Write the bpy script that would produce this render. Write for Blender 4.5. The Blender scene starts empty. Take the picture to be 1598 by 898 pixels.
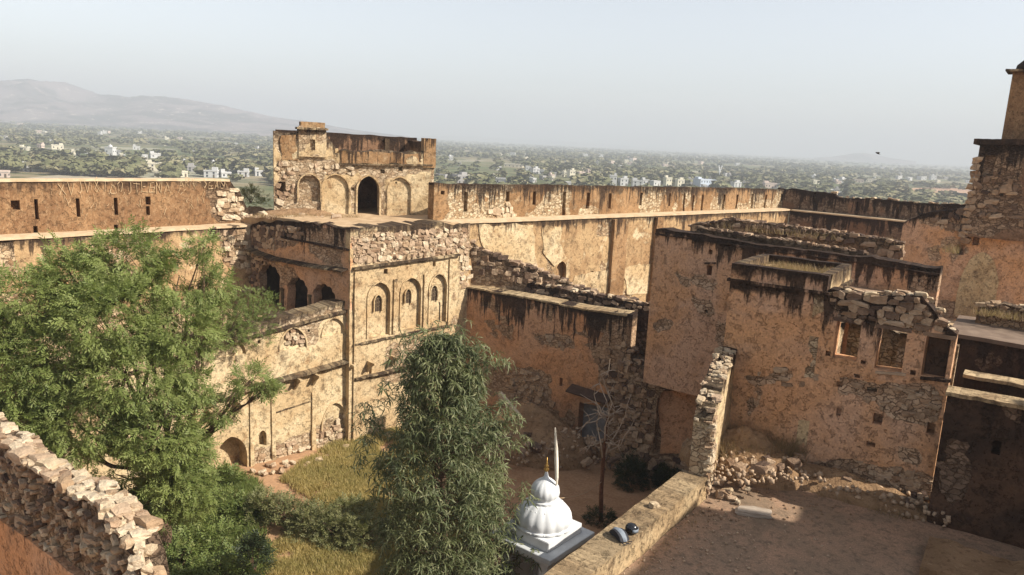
import bpy, math, random
import numpy as np
from mathutils import Vector, Matrix
from mathutils.geometry import delaunay_2d_cdt

# ------------------------------------------------------------------ camera, sky, sun
scene = bpy.context.scene
COL = scene.collection
F_PX, W_PX, H_PX = 1185.0, 1598.0, 898.0
PITCH, ROLL, CZ = math.radians(-11.0), math.radians(2.9), 19.0
cam_data = bpy.data.cameras.new('camera')
cam_data.sensor_width = 36.0
cam_data.lens = 36.0 * F_PX / W_PX
cam_data.clip_start, cam_data.clip_end = 0.1, 60000.0
cam = bpy.data.objects.new('camera', cam_data)
COL.objects.link(cam)
cam.matrix_world = (Matrix.Translation((0, 0, CZ)) @ Matrix.Rotation(math.pi / 2 + PITCH, 4, 'X')
                    @ Matrix.Rotation(ROLL, 4, 'Z'))
scene.camera = cam

SUN_EL = math.radians(39)
SUN_H = Vector((0.955, -0.297)).normalized()        # horizontal direction towards the sun
world = bpy.data.worlds.new('World')
scene.world = world
world.use_nodes = True
wn = world.node_tree
wn.nodes.clear()
sky = wn.nodes.new('ShaderNodeTexSky')
sky.sky_type = 'NISHITA'
sky.sun_disc = False
sky.sun_elevation = SUN_EL
sky.sun_rotation = math.atan2(SUN_H.x, SUN_H.y)
sky.air_density, sky.dust_density, sky.ozone_density = 1.0, 1.5, 1.0
sky.altitude = 300
bg = wn.nodes.new('ShaderNodeBackground')
bg.inputs['Strength'].default_value = 0.1
wo = wn.nodes.new('ShaderNodeOutputWorld')
hs_ = wn.nodes.new('ShaderNodeHueSaturation')          # dusty air: the whole sky is less blue
hs_.inputs['Saturation'].default_value = 0.42
wn.links.new(sky.outputs[0], hs_.inputs['Color'])
wn.links.new(hs_.outputs[0], bg.inputs[0])
wn.links.new(bg.outputs[0], wo.inputs[0])
sun_data = bpy.data.lights.new('sun', 'SUN')
sun_data.energy = 4.5
sun_data.angle = math.radians(0.53)
sun_data.color = (1.0, 0.93, 0.82)
sun = bpy.data.objects.new('sun', sun_data)
COL.objects.link(sun)
S3 = Vector((SUN_H.x * math.cos(SUN_EL), SUN_H.y * math.cos(SUN_EL), math.sin(SUN_EL)))
sun.rotation_euler = S3.to_track_quat('Z', 'Y').to_euler()
sun.location = (0, 0, 60)
scene.view_settings.view_transform = 'Standard'
scene.view_settings.look = 'None'
scene.view_settings.exposure = 1.0
scene.view_settings.gamma = 1.0
scene.cycles.use_denoising = True
scene.cycles.max_bounces = 6
scene.cycles.diffuse_bounces = 3
scene.cycles.volume_bounces = 1
scene.cycles.transparent_max_bounces = 8

# ------------------------------------------------------------------ pixel -> place helpers
def ray(px, py):
    x = (px - W_PX / 2) / F_PX
    y = -(py - H_PX / 2) / F_PX
    c, s = math.cos(ROLL), math.sin(ROLL)
    x, y = x * c - y * s, x * s + y * c
    cp, sp = math.cos(PITCH), math.sin(PITCH)
    return Vector((x, cp - y * sp, sp + y * cp))
def Zp(px, py, z):
    r = ray(px, py)
    return Vector((0, 0, CZ)) + r * ((z - CZ) / r.z)
def Dp(px, py, d):
    r = ray(px, py)
    return Vector((0, 0, CZ)) + r * (d / r.y)
def v2(p):
    return Vector((p[0], p[1]))

class Frame:
    """A vertical plane from A to B (left to right as seen from its front)."""
    def __init__(self, A, B):
        self.A, B = v2(A), v2(B)
        self.L = (B - self.A).length
        self.u = (B - self.A) / self.L
        self.n = Vector((self.u.y, -self.u.x))
    def uz(self, px, py):
        r = ray(px, py)
        t = self.A.dot(self.n) / v2(r).dot(self.n)
        p = Vector((0, 0, CZ)) + r * t
        return ((v2(p) - self.A).dot(self.u), p.z)
    def at(self, u, z, out=0.0):
        p = self.A + self.u * u + self.n * out
        return Vector((p.x, p.y, z))
    def shifted(self, out):
        A = self.A + self.n * out
        return Frame(A, A + self.u * self.L)
    def px(self, pts):
        return [self.uz(*p) for p in pts]
    def rect(self, x0, y0, x1, y1):
        a, b = self.uz(x0, (y0 + y1) / 2), self.uz(x1, (y0 + y1) / 2)
        xm = (x0 + x1) / 2
        zt, zb = self.uz(xm, y0)[1], self.uz(xm, y1)[1]
        return [(a[0], zb), (b[0], zb), (b[0], zt), (a[0], zt)]
    def arch(self, x0, y0, x1, y1, spring=0.55, point=0.25, n=7):
        """pointed arch: y0 the crown, y1 the foot, spring = share of the height below the springing"""
        r = self.rect(x0, y0, x1, y1)
        ul, ur, zb, zt = r[0][0], r[1][0], r[0][1], r[2][1]
        return arch_uz(ul, ur, zb, zt, spring, point, n)

def arch_uz(ul, ur, zb, zt, spring=0.55, point=0.25, n=7):
    um, hw = (ul + ur) / 2, (ur - ul) / 2
    zs = zb + (zt - zb) * spring
    pts = [(ul, zb), (ur, zb)]
    side = []
    for i in range(n + 1):
        a = i / n * math.pi / 2
        c, s = math.cos(a), math.sin(a)
        lift = (1 - point) * s + point * (i / n) ** 1.0
        side.append((c * hw, zs + (zt - zs) * lift))
    pts += [(um + c, z) for c, z in side]
    pts += [(um - c, z) for c, z in reversed(side[:-1])]
    return pts

# ------------------------------------------------------------------ numeric noise
def _hash(x, y, z):
    h = (x * 374761393 + y * 668265263 + z * 2147483647 * 31 + 1274126177) & 0xFFFFFFFF
    h = ((h ^ (h >> 13)) * 1274126177) & 0xFFFFFFFF
    h = ((h ^ (h >> 16)) * 2246822519) & 0xFFFFFFFF
    return ((h ^ (h >> 15)) & 0xFFFFFF) / float(0xFFFFFF)
def vnoise(P):
    P = np.asarray(P, float)
    i = np.floor(P).astype(np.int64)
    f = P - i
    f = f * f * (3 - 2 * f)
    i = i & 0xFFFFF
    out = 0
    for dx in (0, 1):
        for dy in (0, 1):
            for dz in (0, 1):
                w = ((f[:, 0] if dx else 1 - f[:, 0]) * (f[:, 1] if dy else 1 - f[:, 1]) * (f[:, 2] if dz else 1 - f[:, 2]))
                out = out + w * _hash(i[:, 0] + dx, i[:, 1] + dy, i[:, 2] + dz)
    return out
def fbm(P, octaves=4, gain=0.5):
    P = np.asarray(P, float)
    a, s, t = 1.0, 0.0, 0.0
    for k in range(octaves):
        s = s + a * vnoise(P * (2.03 ** k) + 17.3 * k)
        t += a
        a *= gain
    return s / t
def sstep(x, a, b):
    t = np.clip((x - a) / (b - a), 0, 1)
    return t * t * (3 - 2 * t)
def inside(P, poly):
    P = np.asarray(P, float)
    x, y = P[:, 0], P[:, 1]
    r = np.zeros(len(P), bool)
    n = len(poly)
    for i in range(n):
        x0, y0 = poly[i]
        x1, y1 = poly[(i + 1) % n]
        if y0 == y1:
            continue
        c = ((y0 > y) != (y1 > y)) & (x < (x1 - x0) * (y - y0) / (y1 - y0) + x0)
        r ^= c
    return r
def edge_dist(P, poly):
    P = np.asarray(P, float)
    d = np.full(len(P), 1e9)
    n = len(poly)
    for i in range(n):
        a, b = np.array(poly[i], float), np.array(poly[(i + 1) % n], float)
        ab = b - a
        t = np.clip(((P - a) @ ab) / max(ab @ ab, 1e-9), 0, 1)
        d = np.minimum(d, np.linalg.norm(P - a - t[:, None] * ab, axis=1))
    return d

# ------------------------------------------------------------------ object helpers
def tag(o, label=None, cat=None, group=None, kind=None):
    if label: o['label'] = label
    if cat: o['category'] = cat
    if group: o['group'] = group
    if kind: o['kind'] = kind
    return o
def link(o, parent=None):
    COL.objects.link(o)
    if parent is not None:
        o.parent = parent
        # things stand at their own base: keep world positions of parts
        o.matrix_parent_inverse = PARENT_INV.get(parent.name, Matrix.Identity(4))
    return o
PARENT_INV = {}
def thing(name, label, cat, loc=(0, 0, 0), group=None):
    o = bpy.data.objects.new(name, None)
    o.empty_display_size = 0.3
    COL.objects.link(o)
    o.location = loc
    PARENT_INV[o.name] = Matrix.Translation(Vector(loc)).inverted()
    return tag(o, label, cat, group)
def new_mesh(name, verts, faces, mat=None, smooth=False, sharp=None, uv=None, attrs=None, matidx=None):
    me = bpy.data.meshes.new(name)
    verts = np.asarray(verts, np.float32).reshape(-1, 3)
    if isinstance(faces, np.ndarray):
        k = faces.shape[1]
        nf = len(faces)
        me.vertices.add(len(verts))
        me.vertices.foreach_set('co', verts.ravel())
        me.loops.add(nf * k)
        me.loops.foreach_set('vertex_index', faces.astype(np.int32).ravel())
        me.polygons.add(nf)
        me.polygons.foreach_set('loop_start', np.arange(nf, dtype=np.int32) * k)
        me.update(calc_edges=True)
    else:
        me.from_pydata([tuple(map(float, v)) for v in verts], [], faces)
    if smooth:
        me.polygons.foreach_set('use_smooth', np.ones(len(me.polygons), bool))
    if uv is not None:
        li = np.empty(len(me.loops), np.int32)
        me.loops.foreach_get('vertex_index', li)
        l = me.uv_layers.new(name='UVMap')
        l.data.foreach_set('uv', np.asarray(uv, np.float32)[li].ravel())
    for k, v in (attrs or {}).items():
        a = me.attributes.new(k, 'FLOAT', 'POINT')
        a.data.foreach_set('value', np.asarray(v, np.float32))
    mats = mat if isinstance(mat, (list, tuple)) else [mat]
    for m in mats:
        if m is not None:
            me.materials.append(M[m] if isinstance(m, str) else m)
    if matidx is not None:
        me.polygons.foreach_set('material_index', np.asarray(matidx, np.int32))
    me.validate()
    if sharp:
        me.set_sharp_from_angle(angle=sharp)
    return me
def obj(name, me, parent=None, label=None, cat=None, group=None, kind=None):
    o = bpy.data.objects.new(name, me)
    link(o, parent)
    return tag(o, label, cat, group, kind)

class MB:
    """collects boxes, tubes and lathes into one mesh"""
    def __init__(self):
        self.v, self.f = [], []
    def add(self, vs, fs):
        b = len(self.v)
        self.v += [tuple(v) for v in vs]
        self.f += [tuple(i + b for i in f) for f in fs]
        return self
    def box(self, c, s, rz=0.0, rot=None):
        R = rot or Matrix.Rotation(rz, 3, 'Z')
        vs = [Vector(c) + R @ Vector((x * s[0] / 2, y * s[1] / 2, z * s[2] / 2)) for x in (-1, 1) for y in (-1, 1) for z in (-1, 1)]
        return self.add(vs, [(0, 1, 3, 2), (4, 6, 7, 5), (0, 4, 5, 1), (2, 3, 7, 6), (0, 2, 6, 4), (1, 5, 7, 3)])
    def tube(self, pts, rad, n=6, cap=True):
        pts = [Vector(p) for p in pts]
        if not isinstance(rad, (list, tuple)):
            rad = [rad] * len(pts)
        vs, fs = [], []
        for i, p in enumerate(pts):
            d = (pts[min(i + 1, len(pts) - 1)] - pts[max(i - 1, 0)])
            d = d.normalized() if d.length > 1e-9 else Vector((0, 0, 1))
            a = d.cross(Vector((0.31, 0.95, 0.05)))
            if a.length < 1e-3: a = d.cross(Vector((1, 0, 0)))
            a.normalize()
            b = d.cross(a)
            for k in range(n):
                t = 2 * math.pi * k / n
                vs.append(p + (a * math.cos(t) + b * math.sin(t)) * rad[i])
        for i in range(len(pts) - 1):
            for k in range(n):
                k2 = (k + 1) % n
                fs.append((i * n + k, i * n + k2, (i + 1) * n + k2, (i + 1) * n + k))
        if cap:
            fs.append(tuple(range(n - 1, -1, -1)))
            fs.append(tuple((len(pts) - 1) * n + k for k in range(n)))
        return self.add(vs, fs)
    def lathe(self, prof, c=(0, 0, 0), n=24, ribs=0, rib=0.0):
        c = Vector(c)
        vs, fs = [], []
        for r, z in prof:
            for k in range(n):
                t = 2 * math.pi * k / n
                rr = r * (1 + (rib * abs(math.sin(ribs * t / 2)) if ribs else 0))
                vs.append(c + Vector((rr * math.cos(t), rr * math.sin(t), z)))
        for i in range(len(prof) - 1):
            for k in range(n):
                k2 = (k + 1) % n
                fs.append((i * n + k, i * n + k2, (i + 1) * n + k2, (i + 1) * n + k))
        fs.append(tuple(range(n - 1, -1, -1)))
        fs.append(tuple((len(prof) - 1) * n + k for k in range(n)))
        return self.add(vs, fs)
    def build(self, name, mat, parent=None, smooth=False, sharp=None, **kw):
        return obj(name, new_mesh(name, self.v, self.f, mat, smooth, sharp), parent, **kw)

# ------------------------------------------------------------------ materials
M = {}
class NT:
    def __init__(self, name):
        self.m = bpy.data.materials.new(name)
        self.m.use_nodes = True
        self.t = self.m.node_tree
        self.t.nodes.clear()
        self.out = self.t.nodes.new('ShaderNodeOutputMaterial')
        M[name] = self.m
    def n(self, typ, ins=None, **props):
        nd = self.t.nodes.new('ShaderNode' + typ)
        for k, v in props.items():
            setattr(nd, k, v)
        for k, v in (ins or {}).items():
            s = nd.inputs[k]
            if isinstance(v, bpy.types.NodeSocket):
                self.t.links.new(v, s)
            elif isinstance(v, bpy.types.Node):
                self.t.links.new(v.outputs[0], s)
            else:
                if isinstance(v, tuple) and len(v) == 3 and s.type == 'RGBA': v = v + (1,)
                s.default_value = v
        return nd
    def noise(self, vec, scale, detail=4, rough=0.55, dist=0.0, out='Fac'):
        return self.n('TexNoise', {'Vector': vec, 'Scale': scale, 'Detail': detail, 'Roughness': rough, 'Distortion': dist}).outputs[out]
    def ramp(self, fac, a, b, lo=0.0, hi=1.0):
        return self.n('MapRange', {0: fac, 1: a, 2: b, 3: lo, 4: hi}, interpolation_type='SMOOTHSTEP').outputs[0]
    def math(self, op, a, b=0.0, c=0.0):
        return self.n('Math', {0: a, 1: b, 2: c}, operation=op, use_clamp=False).outputs[0]
    def mix(self, fac, a, b, blend='MIX'):
        nd = self.n('Mix', data_type='RGBA', blend_type=blend)
        for k, v in ((0, fac), (6, a), (7, b)):
            s = nd.inputs[k]
            if isinstance(v, bpy.types.NodeSocket): self.t.links.new(v, s)
            else: s.default_value = (v + (1,) if isinstance(v, tuple) and len(v) == 3 else v)
        return nd.outputs[2]
    def sepmap(self, vec, scale):
        return self.n('Mapping', {'Vector': vec, 'Scale': scale}).outputs[0]
    def bump(self, h, strength=0.5, dist=0.02, normal=None):
        ins = {'Height': h, 'Strength': strength, 'Distance': dist}
        if normal is not None: ins['Normal'] = normal
        return self.n('Bump', ins).outputs[0]
    def bsdf(self, col, rough=0.9, normal=None, **kw):
        ins = {'Base Color': col, 'Roughness': rough, 'Specular IOR Level': kw.pop('spec', 0.2)}
        if normal is not None: ins['Normal'] = normal
        for k, v in kw.items(): ins[k.replace('_', ' ')] = v
        b = self.n('BsdfPrincipled', ins)
        self.t.links.new(b.outputs[0], self.out.inputs[0])
        return b

def masonry(name, c1, c2, c3, stone=(0.30, 0.20, 0.12), stone2=(0.16, 0.10, 0.06), mortar=(0.12, 0.075, 0.045),
            drip=1.0, drip_len=1.6, drip_w=1.7, top=0.7, pits=0.6, cell=3.4, patch=0.5, pale=None, scr=0.0, grime=0.6, dth=0.40):
    t = NT(name)
    tc = t.n('TexCoord')
    P = tc.outputs['Object']
    uvn = t.n('SeparateXYZ', {0: tc.outputs['UV']})
    n1 = t.noise(P, 0.33, 6, 0.6, 0.4)
    n2 = t.noise(P, 1.5, 9, 0.7, 0.25)
    n3 = t.noise(P, 11.0, 4, 0.6)
    col = t.mix(t.ramp(n1, 0.38, 0.62), c1, c2)
    col = t.mix(t.ramp(n2, 0.5, 0.72, 0, patch * 1.6), col, c3)
    if pale:
        col = t.mix(t.ramp(t.noise(P, 0.55, 7, 0.6, 0.8), 0.56, 0.64), col, pale)
    col = t.mix(t.ramp(n3, 0.2, 0.85, 0.0, 0.9), t.mix(0.45, col, (0.02, 0.012, 0.008)), col)
    g1 = t.noise(P, 0.75, 10, 0.72, 0.25)                # lichen and soot blotches
    col = t.mix(t.ramp(g1, 0.53, 0.70, 0, grime), col, t.mix(0.8, col, (0.035, 0.024, 0.018)))
    if scr:                                            # scratched marks, pale and mostly upright
        s = t.noise(t.sepmap(tc.outputs['UV'], (5.5, 0.9, 1)), 1.6, 5, 0.75, 0.7)
        s2 = t.noise(t.sepmap(tc.outputs['UV'], (4.0, 2.2, 1)), 0.9, 3, 0.6)
        m = t.math('MULTIPLY', t.ramp(t.math('ABSOLUTE', t.math('SUBTRACT', s, 0.5)), 0.0, 0.028, 1, 0), t.ramp(s2, 0.4, 0.6, 0, scr))
        col = t.mix(m, col, (0.52, 0.37, 0.21))
    g2 = t.noise(P, 3.1, 9, 0.75, 0.1)                  # flaked skin of limewash
    col = t.mix(t.ramp(g2, 0.54, 0.60, 0, 0.5 * grime), col, t.mix(0.55, col, (0.06, 0.038, 0.025)))
    # exposed rubble core
    Pd = t.n('VectorMath', {0: P, 1: t.n('VectorMath', {0: t.noise(P, 2.6, 4, 0.6, out='Color'), 3: 0.38}, operation='SCALE').outputs[0]}, operation='ADD').outputs[0]
    Ps = t.sepmap(Pd, (1, 1, 1.7))
    vo = t.n('TexVoronoi', {'Vector': Ps, 'Scale': cell, 'Randomness': 0.95})
    ve = t.n('TexVoronoi', {'Vector': Ps, 'Scale': cell, 'Randomness': 0.95}, feature='DISTANCE_TO_EDGE')
    cr = t.n('SeparateColor', {0: vo.outputs['Color']}).outputs[0]
    scol = t.mix(t.ramp(cr, 0.1, 0.9), stone2, stone)
    scol = t.mix(t.ramp(n3, 0.25, 0.8, 0.35, 0), scol, (0.03, 0.02, 0.014))
    em = t.ramp(ve.outputs['Distance'], 0.0, 0.07)
    scol = t.mix(t.ramp(t.math('ADD', ve.outputs['Distance'], t.math('MULTIPLY', t.math('SUBTRACT', n2, 0.5), 0.25)), 0.0, 0.09, 0.6, 0), scol, mortar)
    at = t.n('Attribute', attribute_name='spall').outputs['Fac']
    sm = t.ramp(t.math('ADD', at, t.math('MULTIPLY', t.math('SUBTRACT', n2, 0.5), 0.9)), 0.46, 0.56)
    col = t.mix(sm, col, scol)
    # rain streaks running down from the wall head (UV: metres along, metres below the head)
    sn = t.noise(t.sepmap(tc.outputs['UV'], (drip_w, 0.22, 1)), 1.4, 7, 0.72, 0.25)
    dm = t.math('SUBTRACT', sn, t.math('MULTIPLY', uvn.outputs[1], 0.22 / drip_len))
    dm = t.math('ADD', dm, t.math('MULTIPLY', t.math('SUBTRACT', t.noise(t.sepmap(tc.outputs['UV'], (0.33, 0.02, 1)), 1.0, 3, 0.6), 0.52), 0.75))
    dm = t.ramp(dm, dth, dth + 0.09, 0, min(0.93, drip))
    hm = t.math('SUBTRACT', t.math('ADD', n2, t.ramp(n1, 0.35, 0.65, 0.05, 0.4)), t.math('MULTIPLY', uvn.outputs[1], 0.8))
    hm = t.ramp(hm, 0.3, 0.6, 0, top)
    dark = t.mix(t.ramp(n3, 0.3, 0.8), (0.02, 0.013, 0.010), (0.055, 0.036, 0.026))
    col = t.mix(dm, col, dark)
    col = t.mix(hm, col, dark)
    # small knocked-out spots
    pn = t.noise(P, 6.5, 6, 0.68, 0.1)
    pm = t.ramp(pn, 0.60, 0.68, 0, pits)
    col = t.mix(pm, col, t.mix(0.7, col, (0.025, 0.016, 0.01)))
    h = t.math('ADD', t.math('ADD', t.math('MULTIPLY', n3, 0.35), t.math('MULTIPLY', n2, 0.8)), t.ramp(g2, 0.60, 0.54, 0, 0.5))
    h = t.math('SUBTRACT', h, t.math('MULTIPLY', pm, 0.8))
    h = t.math('ADD', h, t.math('MULTIPLY', sm, t.math('SUBTRACT', t.math('MULTIPLY', em, 1.3), 0.9)))
    t.bsdf(col, 0.95, t.bump(h, 0.9, 0.06), spec=0.1)
    return t.m

def simple(name, c1, c2=None, scale=3.0, rough=0.85, bump=0.3, dist=0.02, spec=0.2, rnd=0.0, **kw):
    t = NT(name)
    P = t.n('TexCoord').outputs['Object']
    n = t.noise(P, scale, 5, 0.6)
    col = t.mix(t.ramp(n, 0.3, 0.7), c1, c2 or c1)
    if rnd:
        r = t.n('ObjectInfo').outputs['Random']
        col = t.mix(t.math('MULTIPLY', r, rnd), col, t.mix(0.55, col, (0.01, 0.008, 0.006)))
    t.bsdf(col, rough, t.bump(n, bump, dist) if bump else None, spec=spec, **kw)

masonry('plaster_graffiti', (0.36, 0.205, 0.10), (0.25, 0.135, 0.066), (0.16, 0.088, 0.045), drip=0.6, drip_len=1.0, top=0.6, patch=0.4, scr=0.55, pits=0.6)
masonry('plaster_pale', (0.72, 0.55, 0.33), (0.58, 0.405, 0.22), (0.37, 0.23, 0.115), stone=(0.58, 0.44, 0.285), stone2=(0.38, 0.255, 0.15), mortar=(0.19, 0.118, 0.065),
        drip=0.85, drip_len=1.7, top=0.7, patch=0.75, pits=0.6, grime=0.8)
masonry('plaster_cream', (0.74, 0.58, 0.355), (0.62, 0.445, 0.245), (0.40, 0.25, 0.125), stone=(0.62, 0.48, 0.32), stone2=(0.40, 0.275, 0.165), mortar=(0.22, 0.14, 0.078),
        drip=0.75, drip_len=1.3, top=0.6, patch=0.8, pits=0.45, grime=0.75)
masonry('plaster_curtain', (0.56, 0.38, 0.20), (0.42, 0.26, 0.13), (0.23, 0.13, 0.065), stone=(0.56, 0.42, 0.265), stone2=(0.33, 0.205, 0.11), drip=0.85, drip_len=1.5, top=0.7, pale=(0.72, 0.57, 0.355), pits=0.6)
masonry('plaster_parapet', (0.43, 0.26, 0.13), (0.30, 0.17, 0.08), (0.54, 0.40, 0.24), stone=(0.68, 0.54, 0.355), stone2=(0.40, 0.27, 0.15), mortar=(0.15, 0.085, 0.04), drip=0.9, drip_len=2.4, drip_w=3.2, top=0.7, pits=0.75, grime=0.7)
masonry('plaster_shade', (0.68, 0.395, 0.23), (0.70, 0.355, 0.17), (0.50, 0.27, 0.145), stone=(0.55, 0.37, 0.23), stone2=(0.38, 0.235, 0.135), mortar=(0.15, 0.09, 0.052), drip=0.93, drip_len=3.0, drip_w=2.4, top=0.95, patch=0.5, pits=0.6, grime=0.5, dth=0.36)
masonry('plaster_grey', (0.70, 0.43, 0.275), (0.72, 0.39, 0.195), (0.51, 0.29, 0.165), stone=(0.58, 0.40, 0.262), stone2=(0.40, 0.255, 0.155), mortar=(0.16, 0.098, 0.058), drip=0.92, drip_len=1.8, drip_w=1.6, top=0.95, patch=0.4, pits=0.6, grime=0.42, dth=0.37)
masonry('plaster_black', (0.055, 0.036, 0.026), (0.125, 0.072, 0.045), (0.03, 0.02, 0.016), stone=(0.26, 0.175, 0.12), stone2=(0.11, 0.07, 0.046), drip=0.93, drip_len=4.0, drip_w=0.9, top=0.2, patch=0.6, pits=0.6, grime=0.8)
masonry('plaster_sooty', (0.36, 0.215, 0.13), (0.26, 0.15, 0.088), (0.13, 0.078, 0.05), stone=(0.40, 0.275, 0.18), stone2=(0.20, 0.125, 0.078), mortar=(0.08, 0.05, 0.032), drip=0.93, drip_len=3.0, drip_w=1.4, top=0.9, patch=0.6, pits=0.8, grime=0.8, dth=0.38)
masonry('rubble_core', (0.44, 0.295, 0.18), (0.34, 0.22, 0.125), (0.21, 0.132, 0.077), stone=(0.48, 0.345, 0.22), stone2=(0.27, 0.172, 0.10), drip=0.5, top=0.5, patch=0.6, pits=0.9)
masonry('rubble_pale', (0.56, 0.41, 0.25), (0.46, 0.31, 0.175), (0.28, 0.18, 0.10), stone=(0.62, 0.47, 0.315), stone2=(0.40, 0.27, 0.155), mortar=(0.20, 0.125, 0.07), drip=0.4, top=0.4, patch=0.6, pits=0.7)
masonry('ledge_lime', (0.60, 0.45, 0.265), (0.48, 0.335, 0.185), (0.29, 0.195, 0.108), drip=0.35, drip_len=0.4, drip_w=3, top=0.2, patch=0.7, pits=0.8, grime=0.7)

def stone_mat(name, a, b, c):
    t = NT(name)
    P = t.n('TexCoord').outputs['Object']
    r = t.n('ObjectInfo').outputs['Random']
    n = t.noise(P, 2.2, 6, 0.65)
    col = t.mix(t.ramp(r, 0.15, 0.6), a, b)
    col = t.mix(t.ramp(t.math('FRACT', t.math('MULTIPLY', r, 7.31)), 0.6, 1.0), col, c)
    col = t.mix(t.ramp(n, 0.35, 0.75, 0.55, 0), col, t.mix(0.65, col, (0.02, 0.013, 0.009)))
    t.bsdf(col, 0.93, t.bump(n, 0.7, 0.12), spec=0.15)
stone_mat('stone_pale', (0.58, 0.445, 0.29), (0.68, 0.545, 0.38), (0.41, 0.275, 0.165))
stone_mat('stone_brown', (0.43, 0.295, 0.19), (0.52, 0.375, 0.25), (0.30, 0.19, 0.115))
stone_mat('stone_dark', (0.16, 0.105, 0.075), (0.27, 0.18, 0.12), (0.085, 0.055, 0.042))
simple('earth', (0.46, 0.33, 0.20), (0.33, 0.22, 0.125), 1.2, 0.97, 0.6, 0.08)
def debris_mat():
    t = NT('earth_debris')
    P = t.n('TexCoord').outputs['Object']
    f1, f2, f3 = t.noise(P, 0.8, 6, 0.6, 0.5), t.noise(P, 4.5, 8, 0.7, 0.3), t.noise(P, 14, 4, 0.6)
    col = t.mix(t.ramp(f1, 0.35, 0.65), (0.34, 0.215, 0.12), (0.25, 0.155, 0.085))
    col = t.mix(t.ramp(f2, 0.52, 0.62, 0, 0.8), col, (0.17, 0.10, 0.055))
    col = t.mix(t.ramp(f2, 0.40, 0.32, 0, 0.7), col, (0.50, 0.36, 0.22))
    t.bsdf(col, 0.97, t.bump(t.math('ADD', f2, t.math('MULTIPLY', f3, 0.4)), 1.0, 0.15), spec=0.05)
debris_mat()
simple('walk_lime', (0.55, 0.42, 0.275), (0.42, 0.30, 0.18), 1.6, 0.95, 0.4, 0.04)
simple('roof_shaded', (0.20, 0.145, 0.105), (0.13, 0.09, 0.065), 1.5, 0.95, 0.5, 0.05)  # dark colour stands in for the tower's shadow on the low roof
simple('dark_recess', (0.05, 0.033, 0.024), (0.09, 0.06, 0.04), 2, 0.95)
simple('hut_blue', (0.34, 0.32, 0.295), (0.22, 0.20, 0.185), 2, 0.9)
simple('white_lime', (0.64, 0.65, 0.655), (0.52, 0.53, 0.535), 1.3, 0.6, 0.12, 0.01, 0.35)
simple('slab_grey', (0.52, 0.53, 0.53), (0.43, 0.44, 0.44), 2.5, 0.7, 0.2)
simple('brass', (0.55, 0.33, 0.10), None, 3, 0.4, 0, Metallic=0.7)
simple('flag_cloth', (0.80, 0.74, 0.62), (0.68, 0.60, 0.48), 6, 0.9, 0.3)
simple('bark', (0.16, 0.10, 0.065), (0.09, 0.055, 0.035), 9, 0.95, 0.8, 0.05)
simple('bark_red', (0.20, 0.095, 0.05), (0.11, 0.05, 0.03), 9, 0.95, 0.8, 0.05)
simple('twig_pale', (0.46, 0.37, 0.28), (0.34, 0.26, 0.19), 9, 0.9, 0.3)
simple('helmet_black', (0.012, 0.012, 0.014), None, 3, 0.18, 0, spec=0.6)
simple('bag_black', (0.02, 0.02, 0.024), (0.035, 0.035, 0.04), 14, 0.7, 0.4)
simple('bag_grey', (0.22, 0.25, 0.28), (0.15, 0.17, 0.20), 10, 0.6, 0.3)
simple('scratch', (0.55, 0.40, 0.24), (0.42, 0.28, 0.15), 4, 0.95, 0)
simple('bird_dark', (0.03, 0.027, 0.025), None, 3, 0.8, 0)
simple('rope', (0.42, 0.30, 0.18), None, 3, 0.9, 0)
simple('slab_stone', (0.36, 0.30, 0.24), (0.27, 0.215, 0.165), 3, 0.9, 0.4)
simple('steel_white', (0.75, 0.76, 0.77), None, 3, 0.5, 0)

def leaf_mat(name, a, b, trans=0.35, c=None):
    t = NT(name)
    P = t.n('TexCoord').outputs['Object']
    n = t.noise(P, 0.55, 3)
    n2 = t.noise(P, 6.0, 2)
    col = t.mix(t.ramp(n, 0.35, 0.65), a, b)
    col = t.mix(t.ramp(n2, 0.45, 0.7, 0, 0.7), col, c or t.mix(0.5, b, (0.02, 0.03, 0.01)))
    d = t.n('BsdfPrincipled', {'Base Color': col, 'Roughness': 0.55, 'Specular IOR Level': 0.25})
    tr = t.n('BsdfTranslucent', {'Color': t.mix(0.35, col, (0.22, 0.28, 0.03))})
    m = t.n('MixShader', {0: trans, 1: d.outputs[0], 2: tr.outputs[0]})
    t.t.links.new(m.outputs[0], t.out.inputs[0])
leaf_mat('leaf_neem', (0.205, 0.245, 0.07), (0.14, 0.18, 0.048), 0.42, (0.30, 0.315, 0.12))
leaf_mat('leaf_long', (0.12, 0.135, 0.055), (0.068, 0.086, 0.036), 0.26, (0.32, 0.31, 0.17))
leaf_mat('leaf_shrub', (0.135, 0.175, 0.045), (0.10, 0.135, 0.035), 0.3, (0.21, 0.21, 0.075))
leaf_mat('leaf_dull', (0.16, 0.16, 0.065), (0.12, 0.13, 0.05), 0.3, (0.23, 0.205, 0.095))
leaf_mat('leaf_dark', (0.03, 0.042, 0.018), (0.022, 0.032, 0.014), 0.2)
leaf_mat('grass_dry', (0.44, 0.34, 0.13), (0.34, 0.28, 0.10), 0.35, (0.52, 0.39, 0.18))
leaf_mat('straw', (0.36, 0.25, 0.135), (0.27, 0.18, 0.095), 0.25, (0.20, 0.13, 0.07))

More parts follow.
